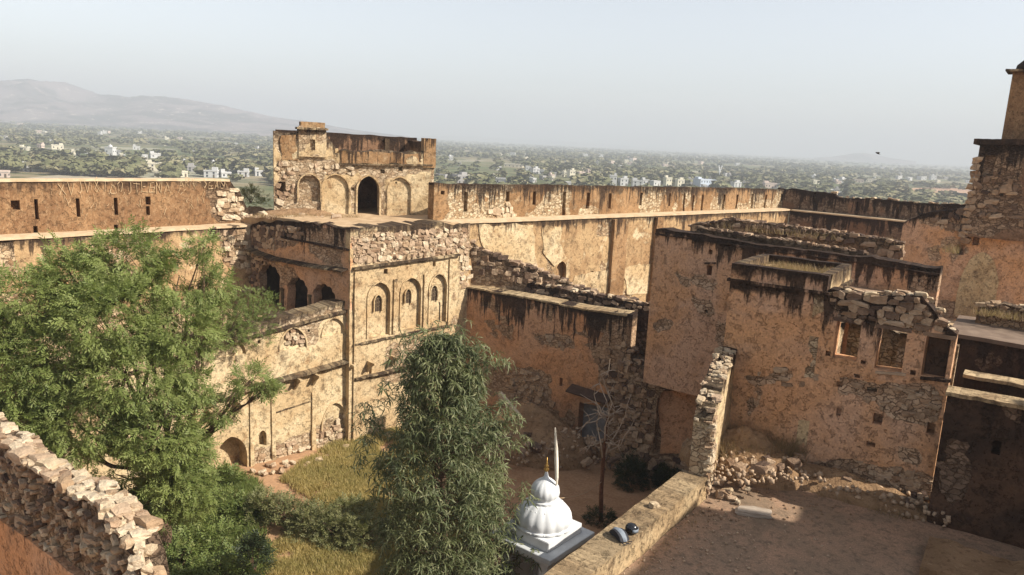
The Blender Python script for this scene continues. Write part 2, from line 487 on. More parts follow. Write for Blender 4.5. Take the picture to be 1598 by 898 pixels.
def tree_far(name, a, b):
    t = NT(name)
    P = t.n('TexCoord').outputs['Object']
    r = t.n('ObjectInfo').outputs['Random']
    n = t.noise(t.n('NewGeometry').outputs['Position'], 0.09, 4, 0.7)
    col = t.mix(t.ramp(n, 0.35, 0.68), a, b)
    col = t.mix(t.math('MULTIPLY', r, 0.5), col, t.mix(0.6, col, (0.14, 0.12, 0.06)))
    t.bsdf(col, 0.9, None, spec=0.1)
tree_far('far_leaf_dark', (0.075, 0.085, 0.04), (0.105, 0.112, 0.052))
tree_far('far_leaf_mid', (0.125, 0.13, 0.062), (0.155, 0.152, 0.078))
tree_far('far_leaf_dry', (0.22, 0.195, 0.115), (0.165, 0.155, 0.08))

def ground_mat(name):
    t = NT(name)
    P = t.n('TexCoord').outputs['Object']
    n1 = t.noise(P, 0.004, 6, 0.6, 0.6)
    n2 = t.noise(P, 0.03, 6, 0.7)
    n3 = t.noise(P, 0.0011, 5, 0.6)
    col = t.mix(t.ramp(n1, 0.40, 0.58), (0.21, 0.17, 0.10), (0.10, 0.115, 0.05))
    col = t.mix(t.ramp(n2, 0.45, 0.60, 0, 0.85), col, (0.06, 0.075, 0.03))
    col = t.mix(t.ramp(n3, 0.56, 0.66, 0, 0.5), col, (0.30, 0.22, 0.14))
    vo = t.n('TexVoronoi', {'Vector': P, 'Scale': 0.012})
    col = t.mix(t.ramp(t.n('SeparateColor', {0: vo.outputs['Color']}).outputs[0], 0.9, 0.94, 0, 0.35), col, (0.50, 0.46, 0.38))
    # near the fort: trodden earth with dry grass
    g = t.n('NewGeometry').outputs['Position']
    f1 = t.noise(g, 0.9, 7, 0.65, 0.5)
    f2 = t.noise(g, 7.0, 4, 0.6)
    near = t.mix(t.ramp(f1, 0.35, 0.65), (0.48, 0.29, 0.165), (0.38, 0.22, 0.12))
    near = t.mix(t.ramp(f2, 0.3, 0.8, 0.45, 0), near, (0.14, 0.085, 0.05))
    ln = t.n('VectorMath', {0: g}, operation='LENGTH').outputs['Value']
    col = t.mix(t.ramp(ln, 120, 220), near, col)
    t.bsdf(col, 0.97, t.bump(f1, 0.35, 0.08), spec=0.05)
ground_mat('ground_plain')
def terrace_mat():
    t = NT('terrace_lime')
    P = t.n('TexCoord').outputs['Object']
    f1 = t.noise(P, 0.55, 7, 0.65, 0.4)
    f2 = t.noise(P, 5.0, 5, 0.65)
    f3 = t.noise(P, 22.0, 3, 0.6)
    col = t.mix(t.ramp(f1, 0.36, 0.62), (0.42, 0.26, 0.165), (0.32, 0.215, 0.14))
    col = t.mix(t.ramp(t.noise(P, 0.22, 5, 0.6, 0.8), 0.48, 0.66, 0, 0.75), col, (0.20, 0.15, 0.10))
    col = t.mix(t.ramp(f2, 0.45, 0.72, 0, 0.8), col, (0.125, 0.095, 0.065))
    col = t.mix(t.ramp(f3, 0.35, 0.75, 0.4, 0), col, (0.08, 0.055, 0.04))
    t.bsdf(col, 0.95, t.bump(t.math('ADD', f2, t.math('MULTIPLY', f3, 0.5)), 0.6, 0.04), spec=0.1)
terrace_mat()
def hill_mat():
    t = NT('hill_rock')
    P = t.n('TexCoord').outputs['Object']
    n1 = t.noise(P, 0.0045, 8, 0.65, 0.5)
    n2 = t.noise(P, 0.02, 6, 0.7)
    col = t.mix(t.ramp(n1, 0.42, 0.58), (0.17, 0.135, 0.135), (0.055, 0.052, 0.052))
    col = t.mix(t.ramp(n2, 0.58, 0.66, 0, 0.85), col, (0.50, 0.43, 0.37))
    t.bsdf(col, 0.97, None, spec=0.05)
hill_mat()
simple('field_red', (0.40, 0.24, 0.15), (0.34, 0.215, 0.13), 0.02, 0.97, 0)
HOUSE_COLS = {'white': (0.52, 0.515, 0.50), 'cream': (0.60, 0.55, 0.42), 'blue': (0.50, 0.56, 0.64), 'grey': (0.33, 0.315, 0.30), 'pink': (0.54, 0.43, 0.36)}
for k, c in HOUSE_COLS.items():
    simple('house_' + k, c, tuple(x * 0.88 for x in c), 0.4, 0.85, 0)
simple('house_window', (0.045, 0.05, 0.055), None, 1, 0.4, 0)
simple('house_door', (0.10, 0.075, 0.05), None, 1, 0.6, 0)
simple('house_roof', (0.50, 0.48, 0.45), (0.40, 0.38, 0.35), 0.5, 0.9, 0)

# ------------------------------------------------------------------ wall builder
def wall(name, fr, zb, top, thick, mat, holes=(), res=0.3, amp=0.03, spall=0.35, jag=0.06, seed=0, parent=None,
         spall_at=(), clean_at=(), batter=0.0, rows=2, u0=0.0, u1=None, **kw):
    """A masonry wall as ONE mesh.  fr: Frame; top: z or [(u,z)..]; holes: [(polygon_uz, depth or None)] where a depth
    makes a recess and None an opening right through.  Front surface is displaced; fallen plaster is cut back."""
    L = fr.L if u1 is None else u1
    rng = np.random.RandomState(seed + 11)
    if not isinstance(top, (list, tuple)):
        top = [(u0, top), (L, top)]
    tu, tz = np.array([p[0] for p in top]), np.array([p[1] for p in top])
    nt = max(2, int((L - u0) / res))
    us = np.unique(np.concatenate([np.linspace(u0, L, nt + 1), tu[(tu > u0 + .05) & (tu < L - .05)]]))
    keep = [us[0]]
    for x in us[1:]:
        if x - keep[-1] > res * 0.2: keep.append(x)
    keep[-1] = L
    us = np.array(keep)
    zs = np.interp(us, tu, tz)
    q = np.stack([us * 1.9, np.full_like(us, seed * 3.7), np.zeros_like(us)], 1)
    zs = zs + jag * 2 * (fbm(q, 3) - 0.5) * 1.8
    def ztop(u): return np.interp(u, us, zs)
    loop = []
    nb = max(1, int((L - u0) / (res * 2)))
    loop += [(u, zb) for u in np.linspace(u0, L, nb + 1)]
    nr = max(1, int((zs[-1] - zb) / res))
    loop += [(L, z) for z in np.linspace(zb, zs[-1], nr + 1)[1:-1]]
    loop += [(u, z) for u, z in zip(us[::-1], zs[::-1])]
    nl = max(1, int((zs[0] - zb) / res))
    loop += [(u0, z) for z in np.linspace(zs[0], zb, nl + 1)[1:-1]]
    hl = []
    for poly, dep in holes:
        poly = [(min(max(a, u0 + 0.02), L - 0.02), b) for a, b in poly]
        dense = []
        for i in range(len(poly)):
            a, b = np.array(poly[i]), np.array(poly[(i + 1) % len(poly)])
            k = max(1, int(np.linalg.norm(b - a) / (res * 1.2)))
            dense += [tuple(a + (b - a) * j / k) for j in range(k)]
        hl.append((dense, dep))
    gu, gz = np.meshgrid(np.arange(u0 + res / 2, L, res), np.arange(zb + res / 2, zs.max(), res))
    G = np.stack([gu.ravel(), gz.ravel()], 1) + rng.uniform(-.3, .3, (gu.size, 2)) * res
    ok = inside(G, loop) & (edge_dist(G, loop) > 0.35 * res)
    for poly, dep in hl:
        ok &= (edge_dist(G, poly) > 0.3 * res)
        if dep is None: ok &= ~inside(G, poly)
    G = G[ok]
    pts, edges = list(loop), []
    n0 = len(loop)
    edges += [(i, (i + 1) % n0) for i in range(n0)]
    for poly, dep in hl:
        b = len(pts)
        pts += poly
        edges += [(b + i, b + (i + 1) % len(poly)) for i in range(len(poly))]
    pts += [tuple(g) for g in G]
    vo, _, fo, *_ = delaunay_2d_cdt([Vector(p) for p in pts], edges, [], 0, 1e-5)
    V = np.array([tuple(v) for v in vo])
    T = np.array([f for f in fo if len(f) == 3])
    c = V[T].mean(1)
    cls = np.full(len(T), -1)
    cls[inside(c, loop)] = 0
    for k, (poly, dep) in enumerate(hl):
        m = inside(c, poly)
        cls[m] = -1 if dep is None else k + 1
    T, cls = T[cls >= 0], cls[cls >= 0]
    a2 = V[T]
    area = (a2[:, 1, 0] - a2[:, 0, 0]) * (a2[:, 2, 1] - a2[:, 0, 1]) - (a2[:, 1, 1] - a2[:, 0, 1]) * (a2[:, 2, 0] - a2[:, 0, 0])
    T[area < 0] = T[area < 0][:, ::-1]
    good = np.abs(area) > 1e-7
    T, cls = T[good], cls[good]
    # plan positions and relief
    A, U, Nn = np.array(fr.A), np.array(fr.u), np.array(fr.n)
    def world(uv, out):
        xy = A + uv[:, :1] * U + np.asarray(out)[:, None] * Nn
        return np.column_stack([xy, uv[:, 1]])
    W0 = world(V, np.zeros(len(V)))
    dtop = ztop(V[:, 0]) - V[:, 1]
    sp = sstep(fbm(W0 * 0.42 + seed * 5.1, 4), 1 - spall - 0.02 - 0.22, 1 - spall + 0.05 - 0.12) if spall > 0 else np.zeros(len(V))
    edge_n = (fbm(W0 * 1.3 + seed, 3) - 0.5) * 0.9
    for poly in spall_at:
        d = edge_dist(V, poly) * np.where(inside(V, poly), 1, -1)
        sp = np.maximum(sp, sstep(d + edge_n, -0.12, 0.2))
    for poly in clean_at:
        d = edge_dist(V, poly) * np.where(inside(V, poly), 1, -1)
        sp = np.minimum(sp, 1 - sstep(d + edge_n, -0.12, 0.2))
    rel = amp * (fbm(W0 * 0.7 + seed, 4) - 0.5) * 2.4 + amp * 0.7 * (fbm(W0 * 4.0, 3) - 0.5)
    rel = rel - sp * (0.075 + amp * 1.2 * (fbm(W0 * 5 + 3, 2) - 0.3))
    rel = rel - batter * (V[:, 1] - zb)
    verts, faces, uvs, spa = [], [], [], []
    index = {}
    def put(vals, uv, s):
        b = sum(len(x) for x in verts)
        verts.append(vals); uvs.append(uv); spa.append(s)
        return b
    fmap = {}
    for k in sorted(set(cls)):
        ids = np.unique(T[cls == k])
        dep = 0.0 if k == 0 else hl[k - 1][1]
        r = rel[ids] if k == 0 else rel[ids] * 0.6 - dep
        b = put(world(V[ids], r), np.column_stack([V[ids, 0], dtop[ids] + (0 if k == 0 else 1.5)]), sp[ids] * (1 if k == 0 else 0.6))
        mp = np.full(len(V), -1); mp[ids] = b + np.arange(len(ids))
        fmap[k] = mp
        faces += [tuple(mp[t]) for t in T[cls == k]]
    # edges between classes -> reveals
    owner = {}
    for t, k in zip(T, cls):
        for i in range(3):
            owner[(t[i], t[(i + 1) % 3])] = k
    chains = {}
    def chain(i):
        if i in chains: return chains[i]
        nodes = [fmap[0][i]]
        p = V[i]
        for j in range(1, rows + 1):
            f = j / rows
            nz = (fbm(np.array([[p[0] * 2.1, p[1] * 2.1, f * thick * 2.1 + seed]]), 3)[0] - 0.5) * jag * 2 * (f < 1)
            q = world(p[None] + (np.array([[0, nz]]) if abs(dtop[i]) < 0.01 else 0), [rel[i] * (1 - f) - thick * f - (0 if f < 1 else 0)])
            nodes.append(put(q, np.array([[p[0], max(0, dtop[i]) + 0.0]]), np.array([max(sp[i], .12)])))
        chains[i] = nodes
        return nodes
    for (a, b), k in list(owner.items()):
        k2 = owner.get((b, a), -1)
        if k2 == k: continue
        if k == 0 and k2 > 0:
            faces.append((fmap[0][b], fmap[0][a], fmap[k2][a], fmap[k2][b]))
        elif k == 0 and k2 == -1:
            ca, cb = chain(a), chain(b)
            for j in range(rows):
                faces.append((cb[j], ca[j], ca[j + 1], cb[j + 1]))
    # back: a coarse skin through the far ends of the reveals
    ends = {i: ch[-1] for i, ch in chains.items()}
    if ends:
        ids = list(ends)
        loc = {i: k for k, i in enumerate(ids)}
        ed = [(loc[a], loc[b]) for (a, b), k in owner.items() if k == 0 and owner.get((b, a), -1) == -1]
        bv, _, bf, bo, *_ = delaunay_2d_cdt([Vector(V[i]) for i in ids], ed, [], 0, 1e-5)
        solid = [h for h, d in hl if d is None]
        for f in bf:
            cc = np.mean([tuple(bv[j]) for j in f], axis=0)[None]
            if not inside(cc, loop)[0] or any(inside(cc, h)[0] for h in solid): continue
            try: q = [ends[ids[bo[j][0]]] for j in f]
            except IndexError: continue
            faces.append(tuple(reversed(q)))
    me = new_mesh(name, np.concatenate(verts), faces, mat, True, None, np.concatenate(uvs), {'spall': np.concatenate(spa)})
    me.set_sharp_from_angle(angle=math.radians(38))
    return obj(name, me, parent, **kw)

# ------------------------------------------------------------------ stones
def stone_mesh(seed, mat, rough=0.13):
    r = random.Random(seed)
    import bmesh
    bm = bmesh.new()
    bmesh.ops.create_cube(bm, size=1.0)
    bmesh.ops.subdivide_edges(bm, edges=bm.edges[:], cuts=1, use_grid_fill=True)
    shear = [(r.uniform(-.2, .2), r.uniform(-.2, .2)) for _ in range(2)]
    for v in bm.verts:
        k = sum(abs(c) > 0.4 for c in v.co)
        if k == 3: v.co *= r.uniform(0.76, 0.98)
        elif k == 2: v.co *= r.uniform(0.88, 1.05)
        v.co += Vector([r.uniform(-rough, rough) * 0.8 for _ in range(3)])
        v.co.x += v.co.z * shear[0][0]
        v.co.z += v.co.x * shear[1][0]
    bmesh.ops.triangulate(bm, faces=bm.faces[:])
    me = bpy.data.meshes.new('stone')
    bm.to_mesh(me); bm.free()
    me.materials.append(M[mat])
    return me
STONES = {m: [stone_mesh(i * 7 + k * 101, m) for i in range(12)] for k, m in enumerate(('stone_pale', 'stone_brown', 'stone_dark'))}
def one_stone(parent, loc, size, rot, kind, rng):
    o = bpy.data.objects.new('stone', rng.choice(STONES[kind]))
    COL.objects.link(o)
    if parent is not None:
        o.parent = parent
        o.matrix_parent_inverse = PARENT_INV.get(parent.name, Matrix.Identity(4))
    o.matrix_basis = Matrix.Translation(loc) @ rot.to_4x4() @ Matrix.Diagonal((*size, 1))
    return o
def stones(parent, fr, region, row=(0.16, 0.30), width=(0.2, 0.5), kinds=('stone_brown',), out=0.0, depth=0.3, keep=1.0,
           seed=0, holes=(), limit=300, tilt=6, u_slope=0.0):
    """irregularly coursed rubble laid in rows over a region (u,z polygon) of a wall"""
    rng = random.Random(seed)
    us, zs = [p[0] for p in region], [p[1] for p in region]
    basis = Matrix(((fr.u.x, -fr.n.x, 0), (fr.u.y, -fr.n.y, 0), (0, 0, 1)))
    cells, z = [], min(zs)
    while z < max(zs):
        h = rng.uniform(*row)
        u = min(us) - rng.uniform(0, width[1])
        while u < max(us):
            w = rng.uniform(*width) * rng.choice((1, 1, 1.25, 0.7))
            cells.append((u + w / 2, z + h / 2 + u_slope * u, w, h))
            u += w
        z += h
    P = np.array([(c[0], c[1]) for c in cells])
    ok = inside(P, region)
    for h in holes:
        ok &= ~inside(P, h) & (edge_dist(P, h) > 0.08)
    cells = [c for c, k in zip(cells, ok) if k and rng.random() < keep]
    if len(cells) > limit:
        cells = rng.sample(cells, limit)
    for u, zc, w, h in cells:
        hh = h * rng.uniform(0.7, 1.3)
        u += rng.uniform(-.12, .12) * w; zc += rng.uniform(-.16, .16) * h; w *= rng.uniform(.75, 1.15)
        d = depth * rng.uniform(0.8, 1.1)
        R = basis @ Matrix.Rotation(math.radians(rng.gauss(0, tilt)), 3, 'Y') @ Matrix.Rotation(math.radians(rng.gauss(0, tilt)), 3, 'Z')
        if rng.random() < 0.5: R = R @ Matrix.Rotation(math.pi, 3, 'Y')
        loc = fr.at(u, zc, out + rng.uniform(-0.06, 0.03) - depth / 2 + 0.05)
        one_stone(parent, loc, (w * 0.98, d, hh), R, rng.choice(kinds), rng)
def crest(parent, fr, prof, thick, size=(0.2, 0.4), kinds=('stone_pale',), seed=0, step=0.3, rows=None, sink=0.3, keep=1.0):
    """loose stones lying along the head of a broken wall"""
    rng = random.Random(seed)
    pu, pz = [p[0] for p in prof], [p[1] for p in prof]
    rows = rows or max(1, int(thick / (size[1] * 0.9)))
    u = pu[0]
    while u < pu[-1]:
        for k in range(rows):
            if rng.random() > keep: continue
            s = rng.uniform(size[0] * .6, size[1] * 1.05)
            sz = (s * rng.uniform(.9, 1.7), s * rng.uniform(.8, 1.3), s * rng.uniform(.35, .8))
            z = np.interp(u, pu, pz) + sz[2] * (0.5 - sink)
            o = -(k + 0.5) / rows * thick + rng.uniform(-.05, .05)
            R = Matrix.Rotation(math.atan2(fr.u.y, fr.u.x) + rng.uniform(-.4, .4), 3, 'Z') @ Matrix.Rotation(rng.uniform(-.2, .2), 3, 'X') @ Matrix.Rotation(rng.uniform(-.2, .2), 3, 'Y')
            one_stone(parent, fr.at(u + rng.uniform(-.08, .08), z, o), sz, R, rng.choice(kinds), rng)
        u += step * rng.uniform(.75, 1.25)

def ledge(name, fr, line, depth, height, mat, parent, jag=0.03, res=0.3, seed=0, drop=0.0, back=0.1, **kw):
    """a projecting string course / eaves slab along line [(u,z)..]; ragged front edge; z is the underside"""
    pu, pz = [p[0] for p in line], [p[1] for p in line]
    n = max(2, int((pu[-1] - pu[0]) / res))
    U = np.linspace(pu[0], pu[-1], n + 1)
    q = np.column_stack([U * 2.3, np.full(n + 1, seed), np.zeros(n + 1)])
    d = depth + (fbm(q, 3) - .5) * 4 * jag
    e = (fbm(q + 9, 3) - .5) * 2 * jag
    Zl = np.interp(U, pu, pz)
    vs, fs, uv = [], [], []
    for i in range(n + 1):
        for o, z in ((-back, 0), (-back, height), (d[i], height - drop + e[i]), (d[i], -drop + e[i])):
            vs.append(fr.at(U[i], Zl[i] + z, o)); uv.append((U[i], 0.15))
    for i in range(n):
        for k in range(4):
            k2 = (k + 1) % 4
            fs.append((i * 4 + k, i * 4 + k2, (i + 1) * 4 + k2, (i + 1) * 4 + k))
    fs += [(3, 2, 1, 0), tuple(n * 4 + k for k in range(4))]
    me = new_mesh(name, vs, fs, mat, False, None, uv, {'spall': np.zeros(len(vs))})
    return obj(name, me, parent, **kw)
def fbox(name, fr, u0, u1, z0, z1, o0, o1, mat, parent, dtop=0.8, **kw):
    """a box standing on a wall frame: u from u0 to u1, z0..z1, out from o0 to o1"""
    vs = [fr.at(u, z, o) for u in (u0, u1) for o in (o0, o1) for z in (z0, z1)]
    fs = [(0, 1, 3, 2), (4, 6, 7, 5), (0, 4, 5, 1), (2, 3, 7, 6), (0, 2, 6, 4), (1, 5, 7, 3)]
    uv = [(u + o, dtop + z1 - z) for u in (u0, u1) for o in (o0, o1) for z in (z0, z1)]
    me = new_mesh(name, vs, fs, mat, False, None, uv, {'spall': np.zeros(8)})
    import bmesh
    bm = bmesh.new(); bm.from_mesh(me)
    bmesh.ops.recalc_face_normals(bm, faces=bm.faces[:])
    bmesh.ops.subdivide_edges(bm, edges=[e for e in bm.edges if e.calc_length() > 0.5], cuts=max(1, min(5, int(max(z1 - z0, u1 - u0) / 0.6))), use_grid_fill=True)
    r = random.Random(int(u0 * 100 + z0 * 7))
    for v in bm.verts:
        v.co += Vector((r.uniform(-1, 1), r.uniform(-1, 1), r.uniform(-1, 1))) * 0.015
    bm.to_mesh(me); bm.free()
    return obj(name, me, parent, **kw)
def arch_band(name, fr, poly, width, proud, mat, parent):
    """a raised moulding that follows an arched outline (open at the foot)"""
    pts = poly[1:]
    pts = [poly[1]] + poly[2:] + [poly[0]]
    um = sum(p[0] for p in pts) / len(pts); zb = min(p[1] for p in pts)
    vs, fs = [], []
    for i, (u, z) in enumerate(pts):
        a, b = pts[max(i - 1, 0)], pts[min(i + 1, len(pts) - 1)]
        d = Vector((b[0] - a[0], b[1] - a[1])); d = d.normalized() if d.length else Vector((0, 1))
        nx = Vector((d.y, -d.x))
        for s, o in ((0, -.06), (0, proud), (1, proud), (1, -.06)):
            vs.append(fr.at(u + nx.x * width * s, z + nx.y * width * s, o))
    for i in range(len(pts) - 1):
        for k in range(4):
            k2 = (k + 1) % 4
            fs.append((i * 4 + k, (i + 1) * 4 + k, (i + 1) * 4 + k2, i * 4 + k2))
    fs += [(0, 1, 2, 3), tuple((len(pts) - 1) * 4 + k for k in (3, 2, 1, 0))]
    me = new_mesh(name, vs, fs, mat, False, None, [(0, 1.0)] * len(vs), {'spall': np.zeros(len(vs))})
    return obj(name, me, parent)
def sheet(name, poly, z, mat, res=0.5, amp=0.04, seed=0, zfun=None, parent=None, thick=0.25, **kw):
    """a floor slab over a plan polygon"""
    P = np.array([(p[0], p[1]) for p in poly])
    loop = []
    for i in range(len(P)):
        a, b = P[i], P[(i + 1) % len(P)]
        k = max(1, int(np.linalg.norm(b - a) / res))
        loop += [tuple(a + (b - a) * j / k) for j in range(k)]
    gx, gy = np.meshgrid(np.arange(P[:, 0].min(), P[:, 0].max(), res), np.arange(P[:, 1].min(), P[:, 1].max(), res))
    G = np.column_stack([gx.ravel(), gy.ravel()])
    G = G[inside(G, loop) & (edge_dist(G, loop) > res * .4)]
    n0 = len(loop)
    vo, _, fo, *_ = delaunay_2d_cdt([Vector(p) for p in loop] + [Vector(g) for g in G], [(i, (i + 1) % n0) for i in range(n0)], [], 0, 1e-5)
    V = np.array([tuple(v) for v in vo])
    T = np.array(fo)
    T = T[inside(V[T].mean(1), loop)]
    z0 = np.full(len(V), float(z)) if zfun is None else np.array([zfun(*p) for p in V])
    zz = z0 + amp * 2 * (fbm(np.column_stack([V * 0.8, np.full(len(V), seed)]), 4) - 0.5)
    a2 = V[T]
    ar = (a2[:, 1, 0] - a2[:, 0, 0]) * (a2[:, 2, 1] - a2[:, 0, 1]) - (a2[:, 1, 1] - a2[:, 0, 1]) * (a2[:, 2, 0] - a2[:, 0, 0])
    T[ar < 0] = T[ar < 0][:, ::-1]
    v3 = np.column_stack([V, zz])
    low = np.column_stack([V, zz - thick])
    nV = len(V)
    faces = [tuple(t) for t in T] + [tuple(nV + t[::-1]) for t in T]
    es = set()
    for t in T:
        for i in range(3): es.add((t[i], t[(i + 1) % 3]))
    for a, b in es:
        if (b, a) not in es: faces.append((b, a, nV + a, nV + b))
    uv = np.concatenate([V, V]) * 0 + 5
    me = new_mesh(name, np.concatenate([v3, low]), faces, mat, True, None, uv, {'spall': np.zeros(2 * nV)})
    me.set_sharp_from_angle(angle=math.radians(50))
    return obj(name, me, parent, **kw)

# ================================================================== THE GROUND
GZ = -0.7                                        # courtyard level (camera at 19)
PLAIN = -17.0
def build_ground():
    rings = [0, 6, 12, 18, 24, 30, 36, 42, 48, 54, 60, 70, 85, 105, 130, 165, 220, 320, 500, 800, 1300, 2200, 4000, 7000, 11000, 15000]
    n = 96
    C = np.array([2.0, 42.0])
    vs = [(C[0], C[1], GZ)]
    for r in rings[1:]:
        for k in range(n):
            a = 2 * math.pi * k / n
            x, y = C[0] + r * math.cos(a), C[1] + r * math.sin(a)
            f = min(1, max(0, (r - 62) / 130)); f = f * f * (3 - 2 * f)
            z = GZ + (PLAIN - GZ) * f
            if r < 60: z += 0.10 * math.sin(x * 0.9) * math.sin(y * 0.7)
            vs.append((x, y, z))
    fs = [(0, 1 + k, 1 + (k + 1) % n) for k in range(n)]
    for i in range(len(rings) - 2):
        for k in range(n):
            k2 = (k + 1) % n
            a, b = 1 + i * n, 1 + (i + 1) * n
            fs.append((a + k, b + k, b + k2, a + k2))
    obj('ground', new_mesh('ground', vs, fs, 'ground_plain', True), kind='structure')
build_ground()

# ================================================================== CURTAIN WALLS
# --- left length, with the scratched writing
FW = Frame(Zp(0, 372, 12.4), Zp(392, 351, 12.4))
FWx = Frame(FW.A - FW.u * 9, FW.A + FW.u * FW.L)
zf = 12.4
o_cwl = thing('curtain_wall', 'brown curtain wall scratched with writing, behind the big leafy tree', 'wall', FWx.at(0, GZ))
pier = FWx.px([(338, 352), (396, 350), (396, 455), (352, 455), (340, 410)])
w = wall('lower_wall', FWx, GZ, zf - 0.12, 1.4, 'plaster_curtain', res=0.4, seed=1, parent=o_cwl, spall=0.3, spall_at=[FWx.px([(334, 352), (396, 350), (396, 420), (352, 415)])], u1=FWx.L + 0.15)
stones(w, FWx, FWx.px([(345, 357), (394, 355), (394, 425), (356, 415)]), (0.22, 0.42), (0.35, 0.8), ('stone_pale', 'stone_pale', 'stone_brown'), 0.0, 0.3, 0.85, seed=5)
FWp = FWx.shifted(-1.35)
top_l = [(0, FWp.uz(-60, 284)[1])] + FWp.px([(0, 282), (180, 281), (330, 281), (358, 282), (366, 292), (374, 296), (380, 312), (388, 330), (395, 345)])
hl = [(FWp.rect(x0, y0, x1, y1), d) for x0, y0, x1, y1, d in [
    (17, 313, 31, 328, .5), (54, 311, 60, 343, .5), (119, 310, 125, 339, .5), (178, 309, 184, 336, .5), (227, 307, 235, 320, .5), (228, 322, 234, 336, .45),
    (52, 353, 59, 364, .5), (178, 351, 184, 358, .5)]]
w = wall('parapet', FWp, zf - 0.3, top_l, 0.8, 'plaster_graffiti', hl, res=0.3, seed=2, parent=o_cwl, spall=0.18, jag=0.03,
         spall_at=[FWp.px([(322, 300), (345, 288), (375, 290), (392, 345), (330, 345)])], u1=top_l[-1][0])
stones(w, FWp, FWp.px([(336, 305), (352, 298), (368, 292), (378, 312), (390, 343), (330, 340)]), (0.22, 0.4), (0.3, 0.65), ('stone_pale',), 0.02, 0.35, 0.9, seed=6)
ledge('coping', FWp, [(0, top_l[0][1] - 0.08)] + [(a, b - 0.08) for a, b in top_l[1:5]], 0.06, 0.14, 'walk_lime', o_cwl, jag=0.02, back=0.86)
sheet('walkway', [FWx.at(0, 0, 0.08), FWx.at(FWx.L + 0.2, 0, 0.08), FWx.at(FWx.L + 0.2, 0, -1.4), FWx.at(0, 0, -1.4)], zf, 'walk_lime', 0.5, 0.03, thick=0.13, kind='structure')

# scratched writing: thin pale strokes on the parapet
def strokes(name, fr, text, u, z, h, adv, parent, seed=3):
    r = random.Random(seed)
    G = {'X': [[(0, 0), (1, 1)], [(0, 1), (1, 0)]], 'V': [[(0, 1), (.5, 0), (1, 1)]], 'J': [[(.9, 1), (.9, .2), (.5, 0), (.1, .2)]],
         'Y': [[(0, 1), (.5, .5), (1, 1)], [(.5, .5), (.5, 0)]], 'T': [[(0, 1), (1, 1)], [(.5, 1), (.5, 0)]],
         'O': [[(.5, 1), (.1, .75), (.1, .25), (.5, 0), (.9, .25), (.9, .75), (.5, 1)]], 'E': [[(1, 1), (.1, 1), (.1, 0), (1, 0)], [(.1, .5), (.8, .5)]],
         'N': [[(0, 0), (0, 1), (1, 0), (1, 1)]], 'A': [[(0, 0), (.5, 1), (1, 0)], [(.2, .4), (.8, .4)]], '-': [[(.1, .5), (.9, .5)]],
         'R': [[(0, 0), (0, 1), (.8, .85), (.7, .5), (0, .5), (.9, 0)]], 'P': [[(0, 0), (0, 1), (.8, .85), (.7, .5), (0, .5)]],
         'S': [[(.9, .9), (.4, 1), (.1, .7), (.8, .35), (.6, 0), (.1, .1)]], '&': [[(.9, 0), (.2, .8), (.5, 1), (.7, .8), (.1, .25), (.4, 0), (.9, .4)]], ' ': []}
    mb = MB()
    for ch in text:
        hh, ww, dzs = h * r.uniform(.8, 1.2), adv * r.uniform(.55, .78), r.uniform(-.1, .1)
        for st in G[ch]:
            dz_ = dzs; pts = [fr.at(u + x * ww + r.uniform(-.06, .06), z + dz_ + y * hh + r.uniform(-.07, .07), 0.045) for x, y in st]
            for a, b in zip(pts, pts[1:]):
                mb.tube([a, b], r.uniform(.010, .022), 4)
        u += adv * (1 if ch != ' ' else .5)
    for _ in range(len(text) * 3):
        a = fr.at(u - adv * len(text) * r.random(), z + r.uniform(-1.2, .6), .045)
        b = a + Vector((fr.u.x, fr.u.y, 0)) * r.uniform(-.25, .25) + Vector((0, 0, r.uniform(-.5, .5)))
        mb.tube([a, a.lerp(b, .5) + Vector((0, 0, r.uniform(-.1, .1))), b], r.uniform(.008, .018), 4)
    mb.build(name, 'scratch', parent, kind='stuff')
ua, za = FWp.uz(92, 304)
ub, _ = FWp.uz(268, 304)
strokes('scratched_writing', FWp, 'XVJV&TOOJTEENA', ua, za, 0.75, (ub - ua) / 14, o_cwl)
ua, za = FWp.uz(280, 293)
ub, _ = FWp.uz(352, 293)
strokes('scratched_writing', FWp, 'ARYPSEAN', ua, za, 0.5, (ub - ua) / 8, o_cwl, 4)

# --- long centre length
FC = Frame(Zp(735, 346, 13.2), Zp(1232, 327, 13.2))
zc = 13.2
o_cwc = thing('curtain_wall', 'long loopholed curtain wall running from the ruined pavilion to the far corner', 'wall', FC.at(0, GZ))
hl = [(FC.arch(868, 408, 884, 440), .5), (FC.rect(922, 423, 925, 449), .5), (FC.rect(962, 418, 966, 456), .6), (FC.rect(1001, 415, 1004, 437), .5)]
FCx = Frame(FC.A - FC.u * 1.5, FC.A + FC.u * FC.L)
def shift_h(hl, du): return [([(a + du, b) for a, b in p], d) for p, d in hl]
pale = FCx.px([(752, 362), (832, 352), (836, 418), (870, 440), (800, 420), (762, 395)])
w = wall('lower_wall', FCx, 2.0, zc - 0.12, 1.5, 'plaster_curtain', shift_h(hl, 1.5), res=0.4, seed=7, parent=o_cwc, spall=0.22)
